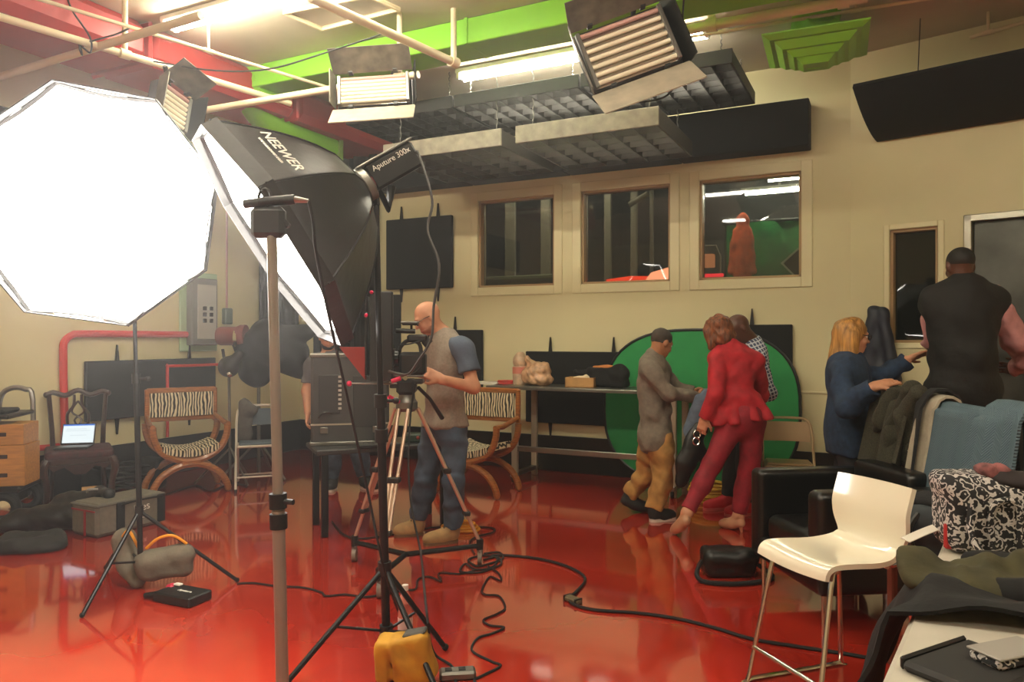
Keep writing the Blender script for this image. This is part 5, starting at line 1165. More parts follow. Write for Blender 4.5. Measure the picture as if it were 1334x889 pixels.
def person(spec):
    t = thing('person', spec['label'], 'person', spec['loc'], TH); J = {k: Vector(q) for k, q in spec['j'].items()}; s = spec.get('s', 1.0)
    g = spec.get('girth', 1.0); skin = spec['skin']
    P, at, hm_ = head_prims(J['head'], spec['face'], s*spec.get('hs', 1), spec.get('hup', (0, 0, 1)))
    nb_ = J['neck']; up = nz(nb_-J['pel']); xr = nz(J['sr']-J['sl']); xr = nz(xr-up*xr.dot(up)); fw = up.cross(xr); tm_ = basis(xr, fw, up)
    L = (nb_-J['pel']).length; sw = (J['sr']-J['sl']).length
    hw = spec.get('hipw', .165)*g
    def torso(e, low=True, kk=.05):
        T_ = [ell(J['pel']+up*L*.70, (sw*.43+e, .112*g+e, L*.30+e), tm_, kk), ell(J['pel']+up*L*.36, (sw*.385*spec.get('waist', 1)+e, .11*g*spec.get('belly', 1)+e, L*.30+e), tm_, kk),
              cap(J['sl'].lerp(nb_, .1), nb_-up*.02, .058*s+e, .062*s+e, kk), cap(J['sr'].lerp(nb_, .1), nb_-up*.02, .058*s+e, .062*s+e, kk),
              ell(J['pel']+up*L*.86, (sw*.44+e, .085*g+e, L*.16+e), tm_, kk)]
        if spec.get('bust'): T_ += [ell(J['pel']+up*L*.66+xr*q*.075-fw*spec['front']*-.085, (.065+e, .06+e, .065+e), tm_, .05) for q in (-1, 1)]
        if low: T_.append(ell(J['pel']+up*.02, (hw+e, .115*g*spec.get('butt', 1)+e, .13+e), tm_, kk))
        return T_
    def arm(k, e, a0=0, a1=2, r=(.053, .045, .033)):
        out = []; A, B_, C_ = J['s'+k], J['e'+k], J['w'+k]
        if a1 <= 1: out.append(cap(A, A.lerp(B_, a1), r[0]*g+e, (r[0]+(r[1]-r[0])*a1)*g+e, .03, clip=[(A.lerp(B_, a1-.02), B_-A)]))
        else:
            out.append(cap(A, B_, r[0]*g+e, r[1]*g+e, .03)); q = a1-1
            out.append(cap(B_, B_.lerp(C_, q), r[1]*g+e, (r[1]+(r[2]-r[1])*q)*g+e, .03, clip=[(B_.lerp(C_, q-.02), C_-B_)]))
        return out
    def leg(k, e, cut=None, r=(.088, .062, .045)):
        A, K_, N_ = J['h'+k], J['k'+k], J['a'+k]; rr = [x*g*spec.get('legr', 1)+e for x in r]
        cp_ = [(K_.lerp(N_, cut), N_-K_)] if cut else None
        o = [cap(A, K_, rr[0], rr[1], .04), cap(K_, K_.lerp(N_, .4), rr[1], rr[1]*.98, .03), cap(K_.lerp(N_, .3), N_, rr[1]*.97, rr[2], .03, clip=cp_)]
        return o
    def foot(k, e, sc=1.0):
        N_ = J['a'+k]; tv = J['t'+k]; h = Vector((N_.x, N_.y, N_.z)); d = nz(tv-h); hl = spec.get('heel', {}).get(k)
        heel = h-Vector((0, 0, .05)) if hl is None else Vector(hl)
        return [cap(heel, tv, .034*sc+e, .03*sc+e, .02), cap(N_, heel.lerp(tv, .45), .04*sc+e, .03*sc+e, .03), cap(heel.lerp(tv, .45), heel.lerp(tv, .8), .04*sc+e, .037*sc+e, .02)]
    body = P+[cap(at(0, -.02, -.05), nb_+up*.01, .052*s*g, .06*s*g, .03)]+torso(0)
    for k in 'lr':
        body += arm(k, 0)+leg(k, 0)+foot(k, -.006)
        hd = spec['hands'][k]; body += hand_prims(J['w'+k], hd[0], hd[1], s*.98, hd[2], hd[3])
    soft('body', body, skin, t, .0072)
    for q in (-1, 1):
        e = MB().ball(at(q*.033, .074, .006), .0125*s, 10).build('eye', M('eye_white', (225,218,206), .3), t); MB().ball(at(q*.033, .0835, .005), .0055*s, 8).build('iris', M('iris', (40,26,18), .2), e)
    return t, J, at, hm_, torso, arm, leg, foot, tm_, up, fw, xr
def shoes(t, J, foot, mat, sole, k, e=.008, sc=1.0, name='shoe'):
    o = soft(name, [Prim(p.fn, p.lo, p.hi, p.k) for p in foot(k, e, sc)], mat, t, .009, zmin=None); return o
skinA = M('skin_light', (205,148,114), .5, var=.08, vscale=20); skinB = M('skin_tan', (172,116,78), .5, var=.08, vscale=20); skinC = M('skin_brown', (86,50,34), .45, var=.1, vscale=20)
def solebox(t, heel, toe, w=.045, h=.02, mat=None, name='sole'):
    heel, toe = Vector(heel), Vector(toe); c = (heel+toe)/2; d = toe-heel; d.z = 0; L = d.length+.075; a = math.atan2(d.y, d.x)
    pol = [(L/2*math.copysign(abs(math.cos(q))**.6, math.cos(q)), w*(1+.12*math.cos(q))*math.copysign(abs(math.sin(q))**.6, math.sin(q))) for q in np.linspace(0, 2*math.pi, 24)[:-1]]
    vs = [(c.x+x*math.cos(a)-y*math.sin(a), c.y+x*math.sin(a)+y*math.cos(a), z) for z in (.0, h) for x, y in pol]; n = len(pol)
    return MB().add(vs, [tuple(range(n-1, -1, -1)), tuple(range(n, 2*n))]+[(i, (i+1) % n, n+(i+1) % n, n+i) for i in range(n)]).build(name, mat, t)
def glasses(t, at, mat):
    mb = MB()
    for q in (-1, 1):
        mb.tube([at(q*.034+.024*math.cos(a), .10, .004+.018*math.sin(a)) for a in np.linspace(0, 2*math.pi, 14)[:-1]], .0032, 6, closed=True); mb.tube([at(q*.058, .098, .008), at(q*.08, .03, .012), at(q*.08, -.02, .006)], .003, 6)
    mb.tube([at(-.011, .103, .006), at(.011, .103, .006)], .003, 6); return mb.build('glasses', mat, t)
def cloth(name, prims, mat, t, wr=.006, wf=32, vox=.0085, seed=0): return soft(name, prims, mat, t, vox, wr*1.7, wf*1.15, seed=seed)

# --- camera operator
F1 = Fr(575, 5.5); p = F1.p
spec = dict(label='bald man in a grey and blue raglan T-shirt operating the video camera', loc=F1.loc(), skin=skinA, face=(-.82, -.28, -.50), hup=(-.35, -.1, 1), front=-1, s=1.0, belly=1.1,
    j=dict(head=p(557, 414, -.02), neck=p(577, 437, .03), pel=p(580, 556, .05), sl=p(604, 455, -.13), sr=p(582, 455, .23), el=p(617, 505, -.20), wl=p(573, 494, -.32), er=p(572, 505, .26), wr=p(550, 486, .02),
           hl=p(590, 562, -.02), hr=p(568, 562, .12), kl=p(592, 628, -.10), kr=p(556, 625, .10), al=p(590, 696, -.04), ar=p(545, 689, .16), tl=p(558, 708, -.12), tr=p(520, 700, .12)),
    hands=dict(l=((-.9, .1, .45), (.1, .95, -.3), .55, 1), r=((-.8, -.4, .2), (-.1, -.9, -.2), .6, 1)))
# feet on the floor
for a_, t_, du in (('al', 'tl', 0), ('ar', 'tr', 0)):
    spec['j'][a_].z = .105; spec['j'][t_].z = .042
t, J, at, hm_, torso, arm, leg, foot, tm_, up, fw, xr = person(spec)
greyT = M('tshirt_grey', (152,140,126), .9, var=.12, vscale=60, bump=.5, bscale=11); blueT = M('tshirt_blue', (78,88,106), .9, var=.08, vscale=60)
sh = cloth('shirt', torso(.016)+[cap(J['pel']+up*.16, J['pel']+up*.0, .165, .207, .05, flat=(fw, 1.2), clip=[(J['pel']+up*.015, -up)])], greyT, t, .007, 26, seed=3)
for k in 'lr': cloth('sleeve', arm(k, .029, a1=.62)+[ell(J['s'+k].lerp(J['neck'], .3), (.075, .085, .075), None, .05)], blueT, t, .004, 30)
denim = M('denim', (74,90,112), .85, var=.35, vscale=9, bump=.7, bscale=14)
cloth('jeans', leg('l', .018, .93)+leg('r', .018, .93)+[ell(J['pel']-Vector((0, 0, .0)), (.178, .14, .12), tm_, .05)], denim, t, .007, 26, seed=5)
suede = M('suede_tan', (178,144,96), .9, var=.15, vscale=18); solem = M('sole_tan', (110,84,54), .8)
for k in 'lr':
    o = shoes(t, J, foot, suede, None, k, .014); h_ = J['a'+k]-Vector((0, 0, .05)); solebox(o, h_, J['t'+k], .05, .022, solem)
    MB().tube([J['a'+k].lerp(J['t'+k], .35)+Vector((0, q, .035)) for q in (-.03, 0, .03)], .005, 6).build('lace', darkwood, o)
glasses(t, at, blackp)
soft('stubble', [ell(at(0, .028, -.062), (.060, .070, .055), hm_, .02, clip=[(at(0, 0, -.045), hm_ @ Vector((0, .2, 1)))])], M('stubble', (150,98,72), .8), t, .008)

# --- man in grey shirt and tan trousers
F2 = Fr(850, 6.15); p = F2.p
spec = dict(label='man in a grey buttoned shirt and tan trousers reaching out both hands', loc=F2.loc(), skin=skinB, face=(.80, .42, -.42), front=1, s=.98,
    j=dict(head=p(862, 447, 0), neck=p(850, 468, 0), pel=p(854, 572, 0), sl=p(848, 484, -.17), sr=p(861, 480, .16), el=p(869, 512, -.2), wl=p(910, 519, -.06), er=p(880, 508, .2), wr=p(902, 513, .18),
           hl=p(861, 578, -.06), hr=p(849, 578, .07), kl=p(864, 622, -.07), kr=p(842, 618, .16), al=p(852, 666, -.08), ar=p(820, 656, .24), tl=p(874, 673, -.02), tr=p(808, 664, .22)),
    hands=dict(l=((.85, .2, .3), (.1, .8, -.5), .4, 1), r=((.9, -.2, .05), (-.1, -.8, -.5), .4, -1)))
spec['j']['al'].z = .10; spec['j']['tl'].z = .04; spec['j']['ar'].z = .15; spec['j']['tr'] = spec['j']['ar']+Vector((.14, -.02, -.108)); spec['heel'] = dict(r=spec['j']['ar']+Vector((-.03, 0, -.05)))
t, J, at, hm_, torso, arm, leg, foot, tm_, up, fw, xr = person(spec)
gsh = M('shirt_grey', (122,112,98), .85, var=.15, vscale=30, bump=.7, bscale=14)
cloth('shirt', torso(.018)+arm('l', .016, a1=1.95)+arm('r', .016, a1=1.95)+[cap(J['pel']+up*.06, J['pel']-up*.06, .15, .165, .05, flat=(fw, 1.25), clip=[(J['pel']-up*.07, -up)]), cap(J['neck']-up*.02, J['neck']+up*.035, .072, .068, .02)], gsh, t, .008, 30, seed=8)
khaki = M('khaki', (184,138,74), .85, var=.25, vscale=12, bump=.8, bscale=13)
cloth('trousers', leg('l', .02, .97)+leg('r', .02, .97)+[ell(J['pel'], (.168, .13, .12), tm_, .05)], khaki, t, .008, 24, seed=9)
hairB = M('hair_black', (24,20,17), .7); hairG = M('hair_greyblack', (58,50,42), .8)
soft('hair', [ell(at(0, -.016, .034), (.0785, .0975, .087), hm_, .02, clip=[(at(0, .062, .06), hm_ @ Vector((0, 1, -.3))), (at(0, -.02, -.03), hm_ @ Vector((0, .75, -1)))])], hairG, t, .006, .0015, 110)
shoeB = M('shoe_dark', (34,32,32), .7); solew = M('sole_white', (210,202,186), .6)
for k in 'lr':
    o = shoes(t, J, foot, shoeB, None, k, .012)
    if k == 'l': solebox(o, J['al']-Vector((0, 0, .05)), J['tl'], .046, .026, solew)
MB().tube([J['wl']+Vector((.0, .02*math.sin(a), .02*math.cos(a)))*1.6 for a in np.linspace(0, 6.28, 12)[:-1]], .006, 6, closed=True).build('bracelet', rubber, t)

# --- woman in red
F3 = Fr(950, 5.7); p = F3.p
spec = dict(label='woman in a red trouser suit leaning forward, seen from behind', loc=F3.loc(), skin=skinA, face=(-.62, .70, -.35), front=1, s=.97, hipw=.175, waist=.86, butt=1.12,
    j=dict(head=p(934, 434, .08), neck=p(950, 455, .02), pel=p(966, 546, -.02), sl=p(936, 470, -.05), sr=p(986, 472, -.02), el=p(931, 515, -.12), wl=p(918, 546, -.06), er=p(990, 515, .18), wr=p(950, 520, .36),
           hl=p(953, 553, -.03), hr=p(980, 553, 0), kl=p(927, 606, -.06), kr=p(975, 615, .04), al=p(895, 663, -.14), ar=p(962, 672, .06), tl=p(884, 690, -.02), tr=p(950, 688, .12)),
    hands=dict(l=((-.2, .25, -.95), (.5, .8, 0), .7, 1), r=((-.6, .7, -.1), (0, 0, -1), .5, 1)), legr=.97)
spec['j']['al'].z = .19; spec['j']['tl'] = spec['j']['al']+Vector((-.075, .10, -.155)); spec['heel'] = dict(l=spec['j']['al']+Vector((-.02, -.045, -.05)), r=spec['j']['ar']+Vector((.01, -.02, -.06)))
spec['j']['ar'].z = .12; spec['heel']['r'].z = .07; spec['j']['tr'].z = .035; spec['j']['tr'].x = spec['j']['ar'].x-.09; spec['j']['tr'].y = spec['j']['ar'].y+.11
t, J, at, hm_, torso, arm, leg, foot, tm_, up, fw, xr = person(spec)
redj = M('red_wool', (184,26,40), .75, var=.2, vscale=14, bump=.5, bscale=12); redd = M('red_trousers', (148,20,38), .75, var=.25, vscale=12, bump=.6, bscale=13)
pep = []
for q in range(9):
    a = 2*math.pi*q/9; dirv = xr*math.cos(a)*1.15+fw*math.sin(a)*.8
    pep.append(cap(J['pel']+up*.14+dirv*.11, J['pel']-up*.015+dirv*.185, .05, .04, .05, clip=[(J['pel']-up*.02, -up)]))
cloth('jacket', torso(.02, low=False)+arm('l', .017, a1=1.97)+arm('r', .017, a1=1.97)+pep+[cap(J['neck']-up*.03, J['neck']+up*.03, .075, .07, .03)], redj, t, .006, 26, seed=12)
cloth('trousers', leg('l', .012, .93)+leg('r', .012, .93)+[ell(J['pel']+up*.02, (.192, .158, .16), tm_, .05)], redd, t, .005, 24, seed=13)
hairR = M('hair_auburn', (150,86,44), .5, vscale=7, stretch=(9, 9, 1.3), col2=(52,26,13), bump=.5, bscale=12)  # dark strand colour also paints in the shadows within the hair
soft('hair', [ell(at(0, -.03, .037), (.104, .116, .100), hm_, .03, clip=[(at(0, .06, .03), hm_ @ Vector((0, 1, -.35)))]), ell(at(0, -.045, -.055), (.102, .085, .075), hm_, .03), cap(at(-.075, .02, .02), at(-.085, .035, -.105), .038, .028, .03), cap(at(.075, .02, .02), at(.085, .035, -.105), .038, .028, .03)], hairR, t, .007, .008, 75)
nude = M('nude_leather', (190,140,108), .4)
for k in 'lr':
    o = shoes(t, J, foot, nude, None, k, .002)
h_ = spec['heel']['r']; MB().cyl((h_.x+.005, h_.y-.01, 0), (h_.x, h_.y-.01, .05), .008, .016).build('heel', nude, t)

# --- man in check shirt behind her
F4 = Fr(975, 6.35); p = F4.p
spec = dict(label='man in a blue checked shirt and dark trousers behind the woman in red', loc=F4.loc(), skin=skinC, face=(-.75, -.1, -.6), hup=(-.5, 0, 1), front=-1, s=1.05, girth=1.08,
    j=dict(head=p(962, 429, -.02), neck=p(982, 450, .02), pel=p(972, 560, 0), sl=p(985, 468, -.16), sr=p(984, 468, .22), el=p(1000, 512, -.2), wl=p(962, 524, -.25), er=p(990, 515, .28), wr=p(955, 520, .2),
           hl=p(975, 566, -.08), hr=p(968, 566, .1), kl=p(975, 612, -.06), kr=p(958, 612, .16), al=p(975, 655, -.06), ar=p(950, 648, .2), tl=p(950, 664, -.1), tr=p(922, 656, .12)),
    hands=dict(l=((-.9, .1, .1), (0, .8, -.5), .5, 1), r=((-.9, -.1, 0), (0, -.8, -.5), .5, -1)))
for k in 'lr': spec['j']['a'+k].z = .105; spec['j']['t'+k].z = .042
t, J, at, hm_, torso, arm, leg, foot, tm_, up, fw, xr = person(spec)
chk, ntc, bc, coc = nodes('blue_check', (90,104,130), .85)
mp = ntc.nodes.new('ShaderNodeMapping'); mp.inputs['Scale'].default_value = (34, 34, 34); ntc.links.new(coc, mp.inputs[0])
ckr = ntc.nodes.new('ShaderNodeTexBrick'); ckr.offset = 0; ckr.inputs['Scale'].default_value = 1; ckr.inputs['Mortar Size'].default_value = .16; ckr.inputs['Brick Width'].default_value = 1; ckr.inputs['Row Height'].default_value = 1
ckr.inputs['Color1'].default_value = lin((38,50,84)); ckr.inputs['Color2'].default_value = lin((52,66,98)); ckr.inputs['Mortar'].default_value = lin((190,194,200))
mp.inputs['Rotation'].default_value = (R(90), 0, R(18)); ntc.links.new(mp.outputs[0], ckr.inputs[0]); ntc.links.new(ckr.outputs[0], bc.inputs['Base Color'])
cloth('shirt', torso(.02)+arm('l', .02, a1=1.9)+arm('r', .02, a1=1.9)+[cap(J['neck']-up*.02, J['neck']+up*.03, .08, .075, .02)], chk, t, .006, 26, seed=15)
cloth('trousers', leg('l', .022, .97)+leg('r', .022, .97)+[ell(J['pel'], (.185, .14, .13), tm_, .05)], M('trousers_dark', (26,24,26), .85), t, .007, 24, seed=16)
for k in 'lr':
    o = shoes(t, J, foot, M('sneaker_red', (188,32,40), .6), None, k, .012); solebox(o, J['a'+k]-Vector((0, 0, .05)), J['t'+k], .048, .022, M('sole_red', (190,90,84), .6))

# --- jacket / bag held between them
hb = thing('handbag', 'black handbag with two silver rings held by the woman in red', 'bag', F3.loc(0)+v(F3.p(900, 600, .12).x, .12, .22), TH)
HB = lambda u, v_, dy=0: F3.p(u, v_, .12+dy)-Vector((F3.p(900, 600, .12).x, .12, .22))
soft('bag_body', [cap(HB(912, 560), HB(893, 605), .06, .085, .03, flat=((0, 1, 0), 1.7)), cap(HB(893, 605), HB(888, 628), .08, .05, .03, flat=((0, 1, 0), 1.7)), cap(HB(905, 580), HB(918, 598), .07, .05, .03, flat=((0, 1, 0), 1.7))], nylon, hb, .011, .01, 28)
for u, v_ in ((908, 566), (907, 575)): MB().tube([HB(u, v_, -.09)+Vector((.026*math.cos(a), 0, .03*math.sin(a))) for a in np.linspace(0, 6.28, 18)[:-1]], .006, 6, closed=True).build('ring', chrome, hb)
MB().tube(smooth_path([HB(913, 566, -.05), HB(917, 552, -.1), HB(919, 545, -.12), HB(922, 556, -.05)]), .009, 6).build('strap', blackl, hb)
bj = thing('denim_jacket', 'light blue jacket held out between the man and the woman in red', 'jacket', F3.loc(0)+v(F3.p(905, 560, .3).x, .3, .55), TH)
BJ = lambda u, v_, dy=0: F3.p(u, v_, .3+dy)-Vector((F3.p(905, 560, .3).x, .3, .55))
soft('jacket_body', [cap(BJ(915, 522), BJ(903, 560), .06, .085, .03, flat=((0, 1, 0), 1.8)), cap(BJ(903, 560), BJ(898, 588), .07, .03, .03, flat=((0, 1, 0), 1.8)), cap(BJ(920, 515), BJ(912, 555), .05, .07, .03, flat=((0, 1, 0), 1.8))], M('light_denim', (112,128,150), .85, var=.3, vscale=12), bj, .011, .012, 30)

# --- woman in blue sweater
F5 = Fr(1110, 5.1); p = F5.p
spec = dict(label='blonde woman with glasses in a dark blue sweater by the rail of blankets', loc=F5.loc(), skin=skinA, face=(.93, -.05, -.12), front=1, s=1.0, waist=1.0, hipw=.18,
    j=dict(head=p(1111, 438, 0), neck=p(1104, 468, 0), pel=p(1108, 572, 0), sl=p(1096, 487, -.17), sr=p(1112, 484, .17), el=p(1102, 530, -.34), wl=p(1141, 503, -.46), er=p(1146, 492, .18), wr=p(1184, 468, .14),
           hl=p(1110, 578, -.08), hr=p(1106, 578, .08), kl=p(1112, 650, -.09), kr=p(1106, 650, .09), al=p(1106, 722, -.09), ar=p(1100, 722, .09), tl=p(1126, 735, -.09), tr=p(1120, 735, .09)),
    hands=dict(l=((.9, .1, .22), (0, .4, -.9), .15, -1), r=((.9, .0, .35), (0, -.5, -.8), .2, 1)))
for k in 'lr': spec['j']['a'+k].z = .10; spec['j']['t'+k].z = .04
t, J, at, hm_, torso, arm, leg, foot, tm_, up, fw, xr = person(spec)
sweat = M('sweater_blue', (38,58,86), .95, var=.3, vscale=24, bump=.7, bscale=22)
cloth('sweater', torso(.028)+arm('l', .024, a1=1.95)+arm('r', .024, a1=1.95)+[cap(J['pel']+up*.2, J['pel']-up*.08, .175, .195, .06, flat=(fw, 1.25), clip=[(J['pel']-up*.09, -up)])], sweat, t, .008, 24, seed=20)
cloth('trousers', leg('l', .02, .97)+leg('r', .02, .97)+[ell(J['pel'], (.18, .135, .13), tm_, .05)], MATS['trousers_dark'], t, .006, 24)
blond = M('hair_blond', (206,154,78), .45, vscale=6, stretch=(10, 10, 1.1), col2=(108,70,28), bump=.5, bscale=10)
soft('hair', [ell(at(0, -.02, .04), (.088, .106, .09), hm_, .03, clip=[(at(0, .062, .03), hm_ @ Vector((0, 1, -.3)))]), cap(at(-.06, -.03, 0), at(-.075, -.03, -.20), .05, .05, .04), cap(at(.06, -.03, 0), at(.075, -.03, -.20), .05, .05, .04), cap(at(0, -.07, 0), at(0, -.085, -.21), .065, .06, .05)], blond, t, .008, .005, 55)
glasses(t, at, blackp)
for k in 'lr': shoes(t, J, foot, shoeB, None, k, .01)

# --- tall man in black vest on the platform
F6 = Fr(1252, 5.0); p = F6.p
spec = dict(label='tall man in a black vest and pink shirt facing the steel door', loc=F6.loc(.38), skin=skinC, face=(.12, .98, -.16), front=1, s=1.06, girth=1.16, belly=1.15,
    j={k: q-Vector((0, 0, .38)) for k, q in dict(head=p(1250, 347, .02), neck=p(1252, 376, 0), pel=p(1255, 510, 0), sl=p(1216, 398, .02), sr=p(1297, 394, 0), el=p(1217, 448, .14), wl=p(1238, 470, .36), er=p(1326, 447, .04), wr=p(1330, 482, .26),
           hl=p(1240, 520, 0), hr=p(1272, 520, 0), kl=p(1240, 590, .02), kr=p(1275, 590, .02), al=p(1240, 640, 0), ar=p(1275, 640, 0), tl=p(1238, 650, .18), tr=p(1278, 650, .18)).items()},
    hands=dict(l=((.3, .9, 0), (1, 0, 0), .5, 1), r=((-.4, .9, .1), (-1, 0, 0), .5, 1)))
for k in 'lr':
    spec['j']['a'+k].z = .105; spec['j']['t'+k].z = .042
    spec['j']['k'+k].z = .50
t, J, at, hm_, torso, arm, leg, foot, tm_, up, fw, xr = person(spec)
cloth('shirt', torso(.004)+arm('l', .010, a1=1.95)+arm('r', .026, a1=1.95), M('shirt_pink', (205,146,146), .8, var=.15, vscale=12, bump=1, bscale=15), t, .011, 34, seed=22)
cloth('vest', torso(.05)+[cap(J['sl'].lerp(J['neck'], .25), J['neck'], .095, .09, .04), cap(J['sr'].lerp(J['neck'], .25), J['neck'], .095, .09, .04), cap(J['neck']-up*.03, J['neck']+up*.05, .083, .078, .02)], M('vest_black', (20,19,19), .8, bump=.25, bscale=40), t, .006, 24, seed=23)
cloth('trousers', leg('l', .02, .97)+leg('r', .02, .97)+[ell(J['pel'], (.2, .155, .13), tm_, .05)], MATS['trousers_dark'], t, .006, 24)
soft('hair', [ell(at(0, -.02, .035), (.082, .100, .086), hm_, .02, clip=[(at(0, .05, .04), hm_ @ Vector((0, 1, -.5))), (at(0, 0, -.075), hm_ @ Vector((0, .5, -1)))])], hairB, t, .008)
for k in 'lr': shoes(t, J, foot, shoeB, None, k, .01)

# --- man hidden behind the flight case
F7 = Fr(432, 7.4); p = F7.p
spec = dict(label='man in a dark cap half hidden behind the grey flight case', loc=F7.loc(), skin=skinA, face=(.35, -.85, -.4), front=-1, s=1.0,
    j=dict(head=p(427, 440, -.04), neck=p(428, 463, 0), pel=p(445, 548, .03), sl=p(405, 476, 0), sr=p(452, 476, 0), el=p(399, 510, -.02), wl=p(401, 540, -.1), er=p(462, 512, -.02), wr=p(456, 538, -.15),
           hl=p(434, 552, 0), hr=p(462, 552, .02), kl=p(433, 592, -.02), kr=p(468, 592, 0), al=p(434, 625, 0), ar=p(474, 625, .0), tl=p(430, 633, -.16), tr=p(488, 633, -.14)),
    hands=dict(l=((0, -.3, -.95), (1, 0, 0), .5, -1), r=((0, -.5, -.8), (-1, 0, 0), .5, 1)))
for k in 'lr': spec['j']['a'+k].z = .105; spec['j']['t'+k].z = .042
t, J, at, hm_, torso, arm, leg, foot, tm_, up, fw, xr = person(spec)
cloth('shirt', torso(.018)+arm('l', .02, a1=.7)+arm('r', .02, a1=.7), M('shirt_slate', (88,86,90), .85), t, .007, 26)
cloth('jeans', leg('l', .02, .95)+leg('r', .02, .95)+[ell(J['pel'], (.175, .135, .13), tm_, .05)], denim, t, .007, 26)
soft('beard', [ell(at(0, .03, -.07), (.062, .068, .05), hm_, .02, clip=[(at(0, 0, -.045), hm_ @ Vector((0, .15, 1)))])], hairB, t, .008)
soft('cap', [ell(at(0, -.012, .05), (.084, .102, .08), hm_, .02, clip=[(at(0, 0, .035), hm_ @ Vector((0, 0, -1)))]), cap(at(-.03, .08, .045), at(.03, .08, .045), .05, .05, .02, flat=(hm_ @ Vector((0, 0, 1)), 5))], M('cap_dark', (40,40,46), .8), t, .008)
for k in 'lr':
    o = shoes(t, J, foot, shoeB, None, k, .012); solebox(o, J['a'+k]-Vector((0, 0, .05)), J['t'+k], .046, .024, solew)

# ------------------------------------------------------------------ folding table with coats and bags by the camera
TZ = .74; tphi = TH+R(-35); tc_ = cw(1.544, 2.025)
ft = thing('folding_table', 'white plastic folding table covered with coats and bags', 'table', tc_, tphi)
MB().box((0, 0, TZ-.02), (.76, 1.83, .04), None, .015).build('tabletop', M('table_white', (198,192,176), .4, var=.06, vscale=8), ft)
for y in (-.7, .7):
    for x in (-.3, .3): MB().cyl((x, y, 0), (x, y, TZ-.04), .014).build('leg', greym, ft)
    MB().cyl((-.3, y, .2), (.3, y, .2), .01).build('crossbar', greym, ft)
tmat = Euler((0, 0, tphi)).to_matrix()
def tl(p_): # local table coords of a world point
    return tmat.transposed() @ (Vector(p_)-tc_)
def ontable(u, v_, z=TZ): q = Zp(u, v_, z); return q
# tote
totem, ntt, bt, cot = nodes('paisley_print', (20,20,22), .8)
vo = ntt.nodes.new('ShaderNodeTexVoronoi'); vo.inputs['Scale'].default_value = 26; nzt = ntt.nodes.new('ShaderNodeTexNoise'); nzt.inputs['Scale'].default_value = 30; ntt.links.new(cot, nzt.inputs[0]); mxt = ntt.nodes.new('ShaderNodeMixRGB'); mxt.inputs[0].default_value = .06; ntt.links.new(cot, mxt.inputs[1]); ntt.links.new(nzt.outputs['Color'], mxt.inputs[2]); ntt.links.new(mxt.outputs[0], vo.inputs[0])
vo2 = ntt.nodes.new('ShaderNodeTexVoronoi'); vo2.inputs['Scale'].default_value = 60; ntt.links.new(cot, vo2.inputs[0])
ms = ntt.nodes.new('ShaderNodeMath'); ms.operation = 'MULTIPLY'; ms.inputs[1].default_value = 15
sn = ntt.nodes.new('ShaderNodeMath'); sn.operation = 'SINE'; ntt.links.new(vo.outputs['Distance'], ms.inputs[0])
mul2 = ntt.nodes.new('ShaderNodeMath'); mul2.operation = 'ADD'; ntt.links.new(ms.outputs[0], mul2.inputs[0]); ntt.links.new(vo2.outputs['Distance'], mul2.inputs[1]); ntt.links.new(mul2.outputs[0], sn.inputs[0])
ntt.links.new(ramp(ntt, sn.outputs[0], [(.30, (22,22,26)), (.48, (198,194,190))]), bt.inputs['Base Color'])
tp_ = ontable(1262, 726); to = thing('patterned_tote', 'black and white paisley tote bag standing on the folding table', 'bag', (tp_+v(.17, .08, 0))*Vector((1, 1, 0))+Vector((0, 0, TZ)), TH+R(-8))
soft('bag_body', [rbox((0, 0, .13), (.215, .10, .13), .05), rbox((-.14, 0, .24), (.09, .08, .04), .04), rbox((.03, .02, .2), (.16, .07, .05), .03)], totem, to, .01, .006, 26, zmin=0)
soft('lining', [ell((.05, -.02, .255), (.15, .075, .03)), ell((-.03, -.03, .27), (.05, .04, .03))], M('dark_lining', (34,26,28), .8), to, .01, .006, 40)
soft('pink_scarf', [ell((-.07, -.03, .29), (.035, .03, .025)), ell((-.02, -.03, .285), (.03, .03, .022))], M('pink_scarf', (150,92,92), .9, var=.5, vscale=30), to, .006, .008, 90)
MB().tube(smooth_path([(-.15, -.10, .18), (-.16, -.13, .08), (-.12, -.17, .02), (.0, -.24, .014), (.12, -.26, .014), (.2, -.2, .014)]), .011, 6).build('strap', totem, to)
MB().tube(smooth_path([(-.08, -.105, .03), (-.09, -.112, .16), (-.06, -.115, .2), (-.02, -.115, .2), (-.0, -.112, .16), (-.0, -.108, .03)]), .01, 6).build('handle', totem, to)
MB().box((-.205, -.06, .06), (.03, .02, .09), None, .006).build('red_tag', M('red_tag', (170,34,34), .6), to)
# olive jacket
olive = M('olive_cloth', (70,66,38), .9, var=.35, vscale=10, bump=.7, bscale=16)
oq = ontable(1270, 772); oj = thing('olive_jacket', 'olive green jacket crumpled in front of the paisley tote', 'jacket', (oq.x, oq.y, TZ), TH)
soft('jacket_body', [ell((0, 0, .03), (.2, .12, .05)), cap((-.14, .05, .05), (.0, -.06, .05), .05, .05), cap((.02, .0, .05), (.22, .03, .06), .06, .05), cap((-.02, -.1, .03), (.16, -.1, .04), .05, .05), cap((-.13, .05, .04), (-.1, .1, .05), .05, .04)], olive, oj, .009, .022, 34, zmin=0, seed=4)
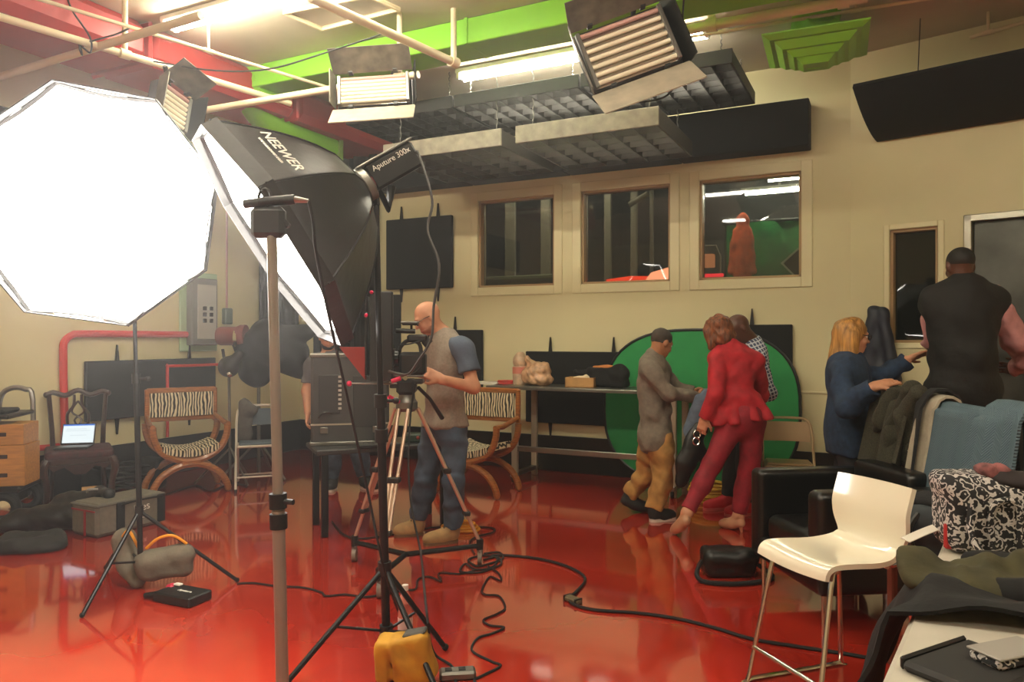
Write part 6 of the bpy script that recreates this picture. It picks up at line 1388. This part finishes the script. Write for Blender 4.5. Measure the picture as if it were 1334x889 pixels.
# black coat over the table edge
bcq = cw(1.23, 2.17); bk = thing('black_coat', 'black coat spread over the folding table and its edge', 'coat', bcq+Vector((0, 0, 0)), tphi)
lq = tl(bcq); g = []
for yy_ in np.linspace(0, 1, 30):
    row = []
    for s_ in np.linspace(0, 1, 30):
        xl = .52-s_*1.02      # travel from the table middle to its left edge and down
        y = (-.36+.26*(1-s_))*(1-yy_)+.34*yy_; edge = -.38-lq.x; bump_ = .02*(math.sin(11*y+5*s_+2*math.sin(7*s_))+math.sin(16*s_-9*y+math.sin(13*y)))+.008*math.sin(31*y+17*s_)
        if xl > edge: row.append((xl, y, TZ+.034+.62*bump_+.02*math.sin(s_*7)**2))
        else:
            f_ = edge-xl; row.append((edge-.03-.35*f_+bump_*.6-.02*math.sin(12*y), y, TZ+.015-f_*1.0))
    g.append(row)
MB().sheet(g, .012).build('cloth', M('coat_black', (13,13,14), .95, var=.3, vscale=50, bump=.6, bscale=14), bk, ang=80)
soft('collar', [cap((.1, .25, TZ+.05), (.4, .2, TZ+.06), .05, .05), cap((.15, .05, TZ+.035), (.45, .0, TZ+.04), .05, .05)], MATS['coat_black'], bk, .012, .012, 30)
# papers, tablet and case
wp = ontable(1222, 690, TZ+.06); pp_ = thing('paper_sheaf', 'curled sheet of white paper poking out beside the tote', 'paper', (wp.x, wp.y, TZ), TH)
g = [[(x, y*.5, .03+.05*(x+.09)*3*.3+.05*math.sin((x+.1)*8)) for y in np.linspace(-.06, .06, 4)] for x in np.linspace(-.12, .1, 10)]
MB().sheet(g, .003).build('sheet', M('paper', (220,214,200), .7), pp_); 
lq_ = ontable(1258, 878); nbk = thing('black_folder', 'black padded laptop folder lying on the white table', 'folder', (lq_.x+.02, lq_.y, TZ), tphi+R(64))
MB().box((0, 0, .014), (.26, .19, .026), None, .01).build('cover', M('folder_black', (26,25,25), .7), nbk); MB().box((-.0, .096, .018), (.25, .012, .03), None, .005).build('spine', blackp, nbk)
cq_ = ontable(1308, 846, TZ+.05); pc = thing('patterned_case', 'slim paisley case with a pale edge beside the black folder', 'case', (cq_.x+.01, cq_.y, TZ+.026), tphi+R(55))
MB().box((0, 0, .012), (.16, .08, .024), None, .008).build('case_body', totem, pc); MB().box((0, .0, .027), (.165, .084, .006), None, .002).build('edge', M('pale_edge', (150,146,138), .4), pc)
pm_ = ontable(1205, 872); sp = thing('dark_smudge_cloth', 'thin dark cloth scrap lying on the white table', 'cloth', (pm_.x+.04, pm_.y-.01, TZ), TH)
soft('cloth', [ell((0, 0, .004), (.05, .022, .006)), ell((-.055, .0, .003), (.016, .012, .005))], M('smudge', (46,44,42), .9), sp, .005, .001, 60, zmin=0)
# bag on a wooden stool between armchair and table
wsq = cw((1213-CX)/FPX*3.35, 3.35); ws = thing('wooden_stool', 'small reddish wooden stool under the dark bag', 'stool', wsq, TH+R(20))
rw = M('red_wood', (110,52,34), .4)
MB().box((0, 0, .49), (.28, .28, .03), None, .008).build('seat', rw, ws)
for x in (-.11, .11):
    for y in (-.11, .11): MB().box((x, y, .2375), (.035, .035, .475), None, .005).build('leg', rw, ws)
db = thing('dark_tote', 'dark blue-grey tote bag slumped on the wooden stool', 'bag', wsq+Vector((0, 0, .505)), TH)
soft('bag_body', [rbox((0, 0, .13), (.12, .09, .13), .05), ell((-.06, -.05, .16), (.08, .06, .09))], M('tote_slate', (52,60,66), .8, var=.3, vscale=10), db, .011, .01, 28, zmin=0)
MB().tube(smooth_path([(-.1, -.08, .22), (-.15, -.1, .16), (-.14, -.11, .08), (-.1, -.1, .05)]), .012, 6).build('handle', blackl, db)
soft('dark_flap', [ell((0.02, 0, .26), (.13, .09, .04))], blackcl, db, .011, .008, 30)
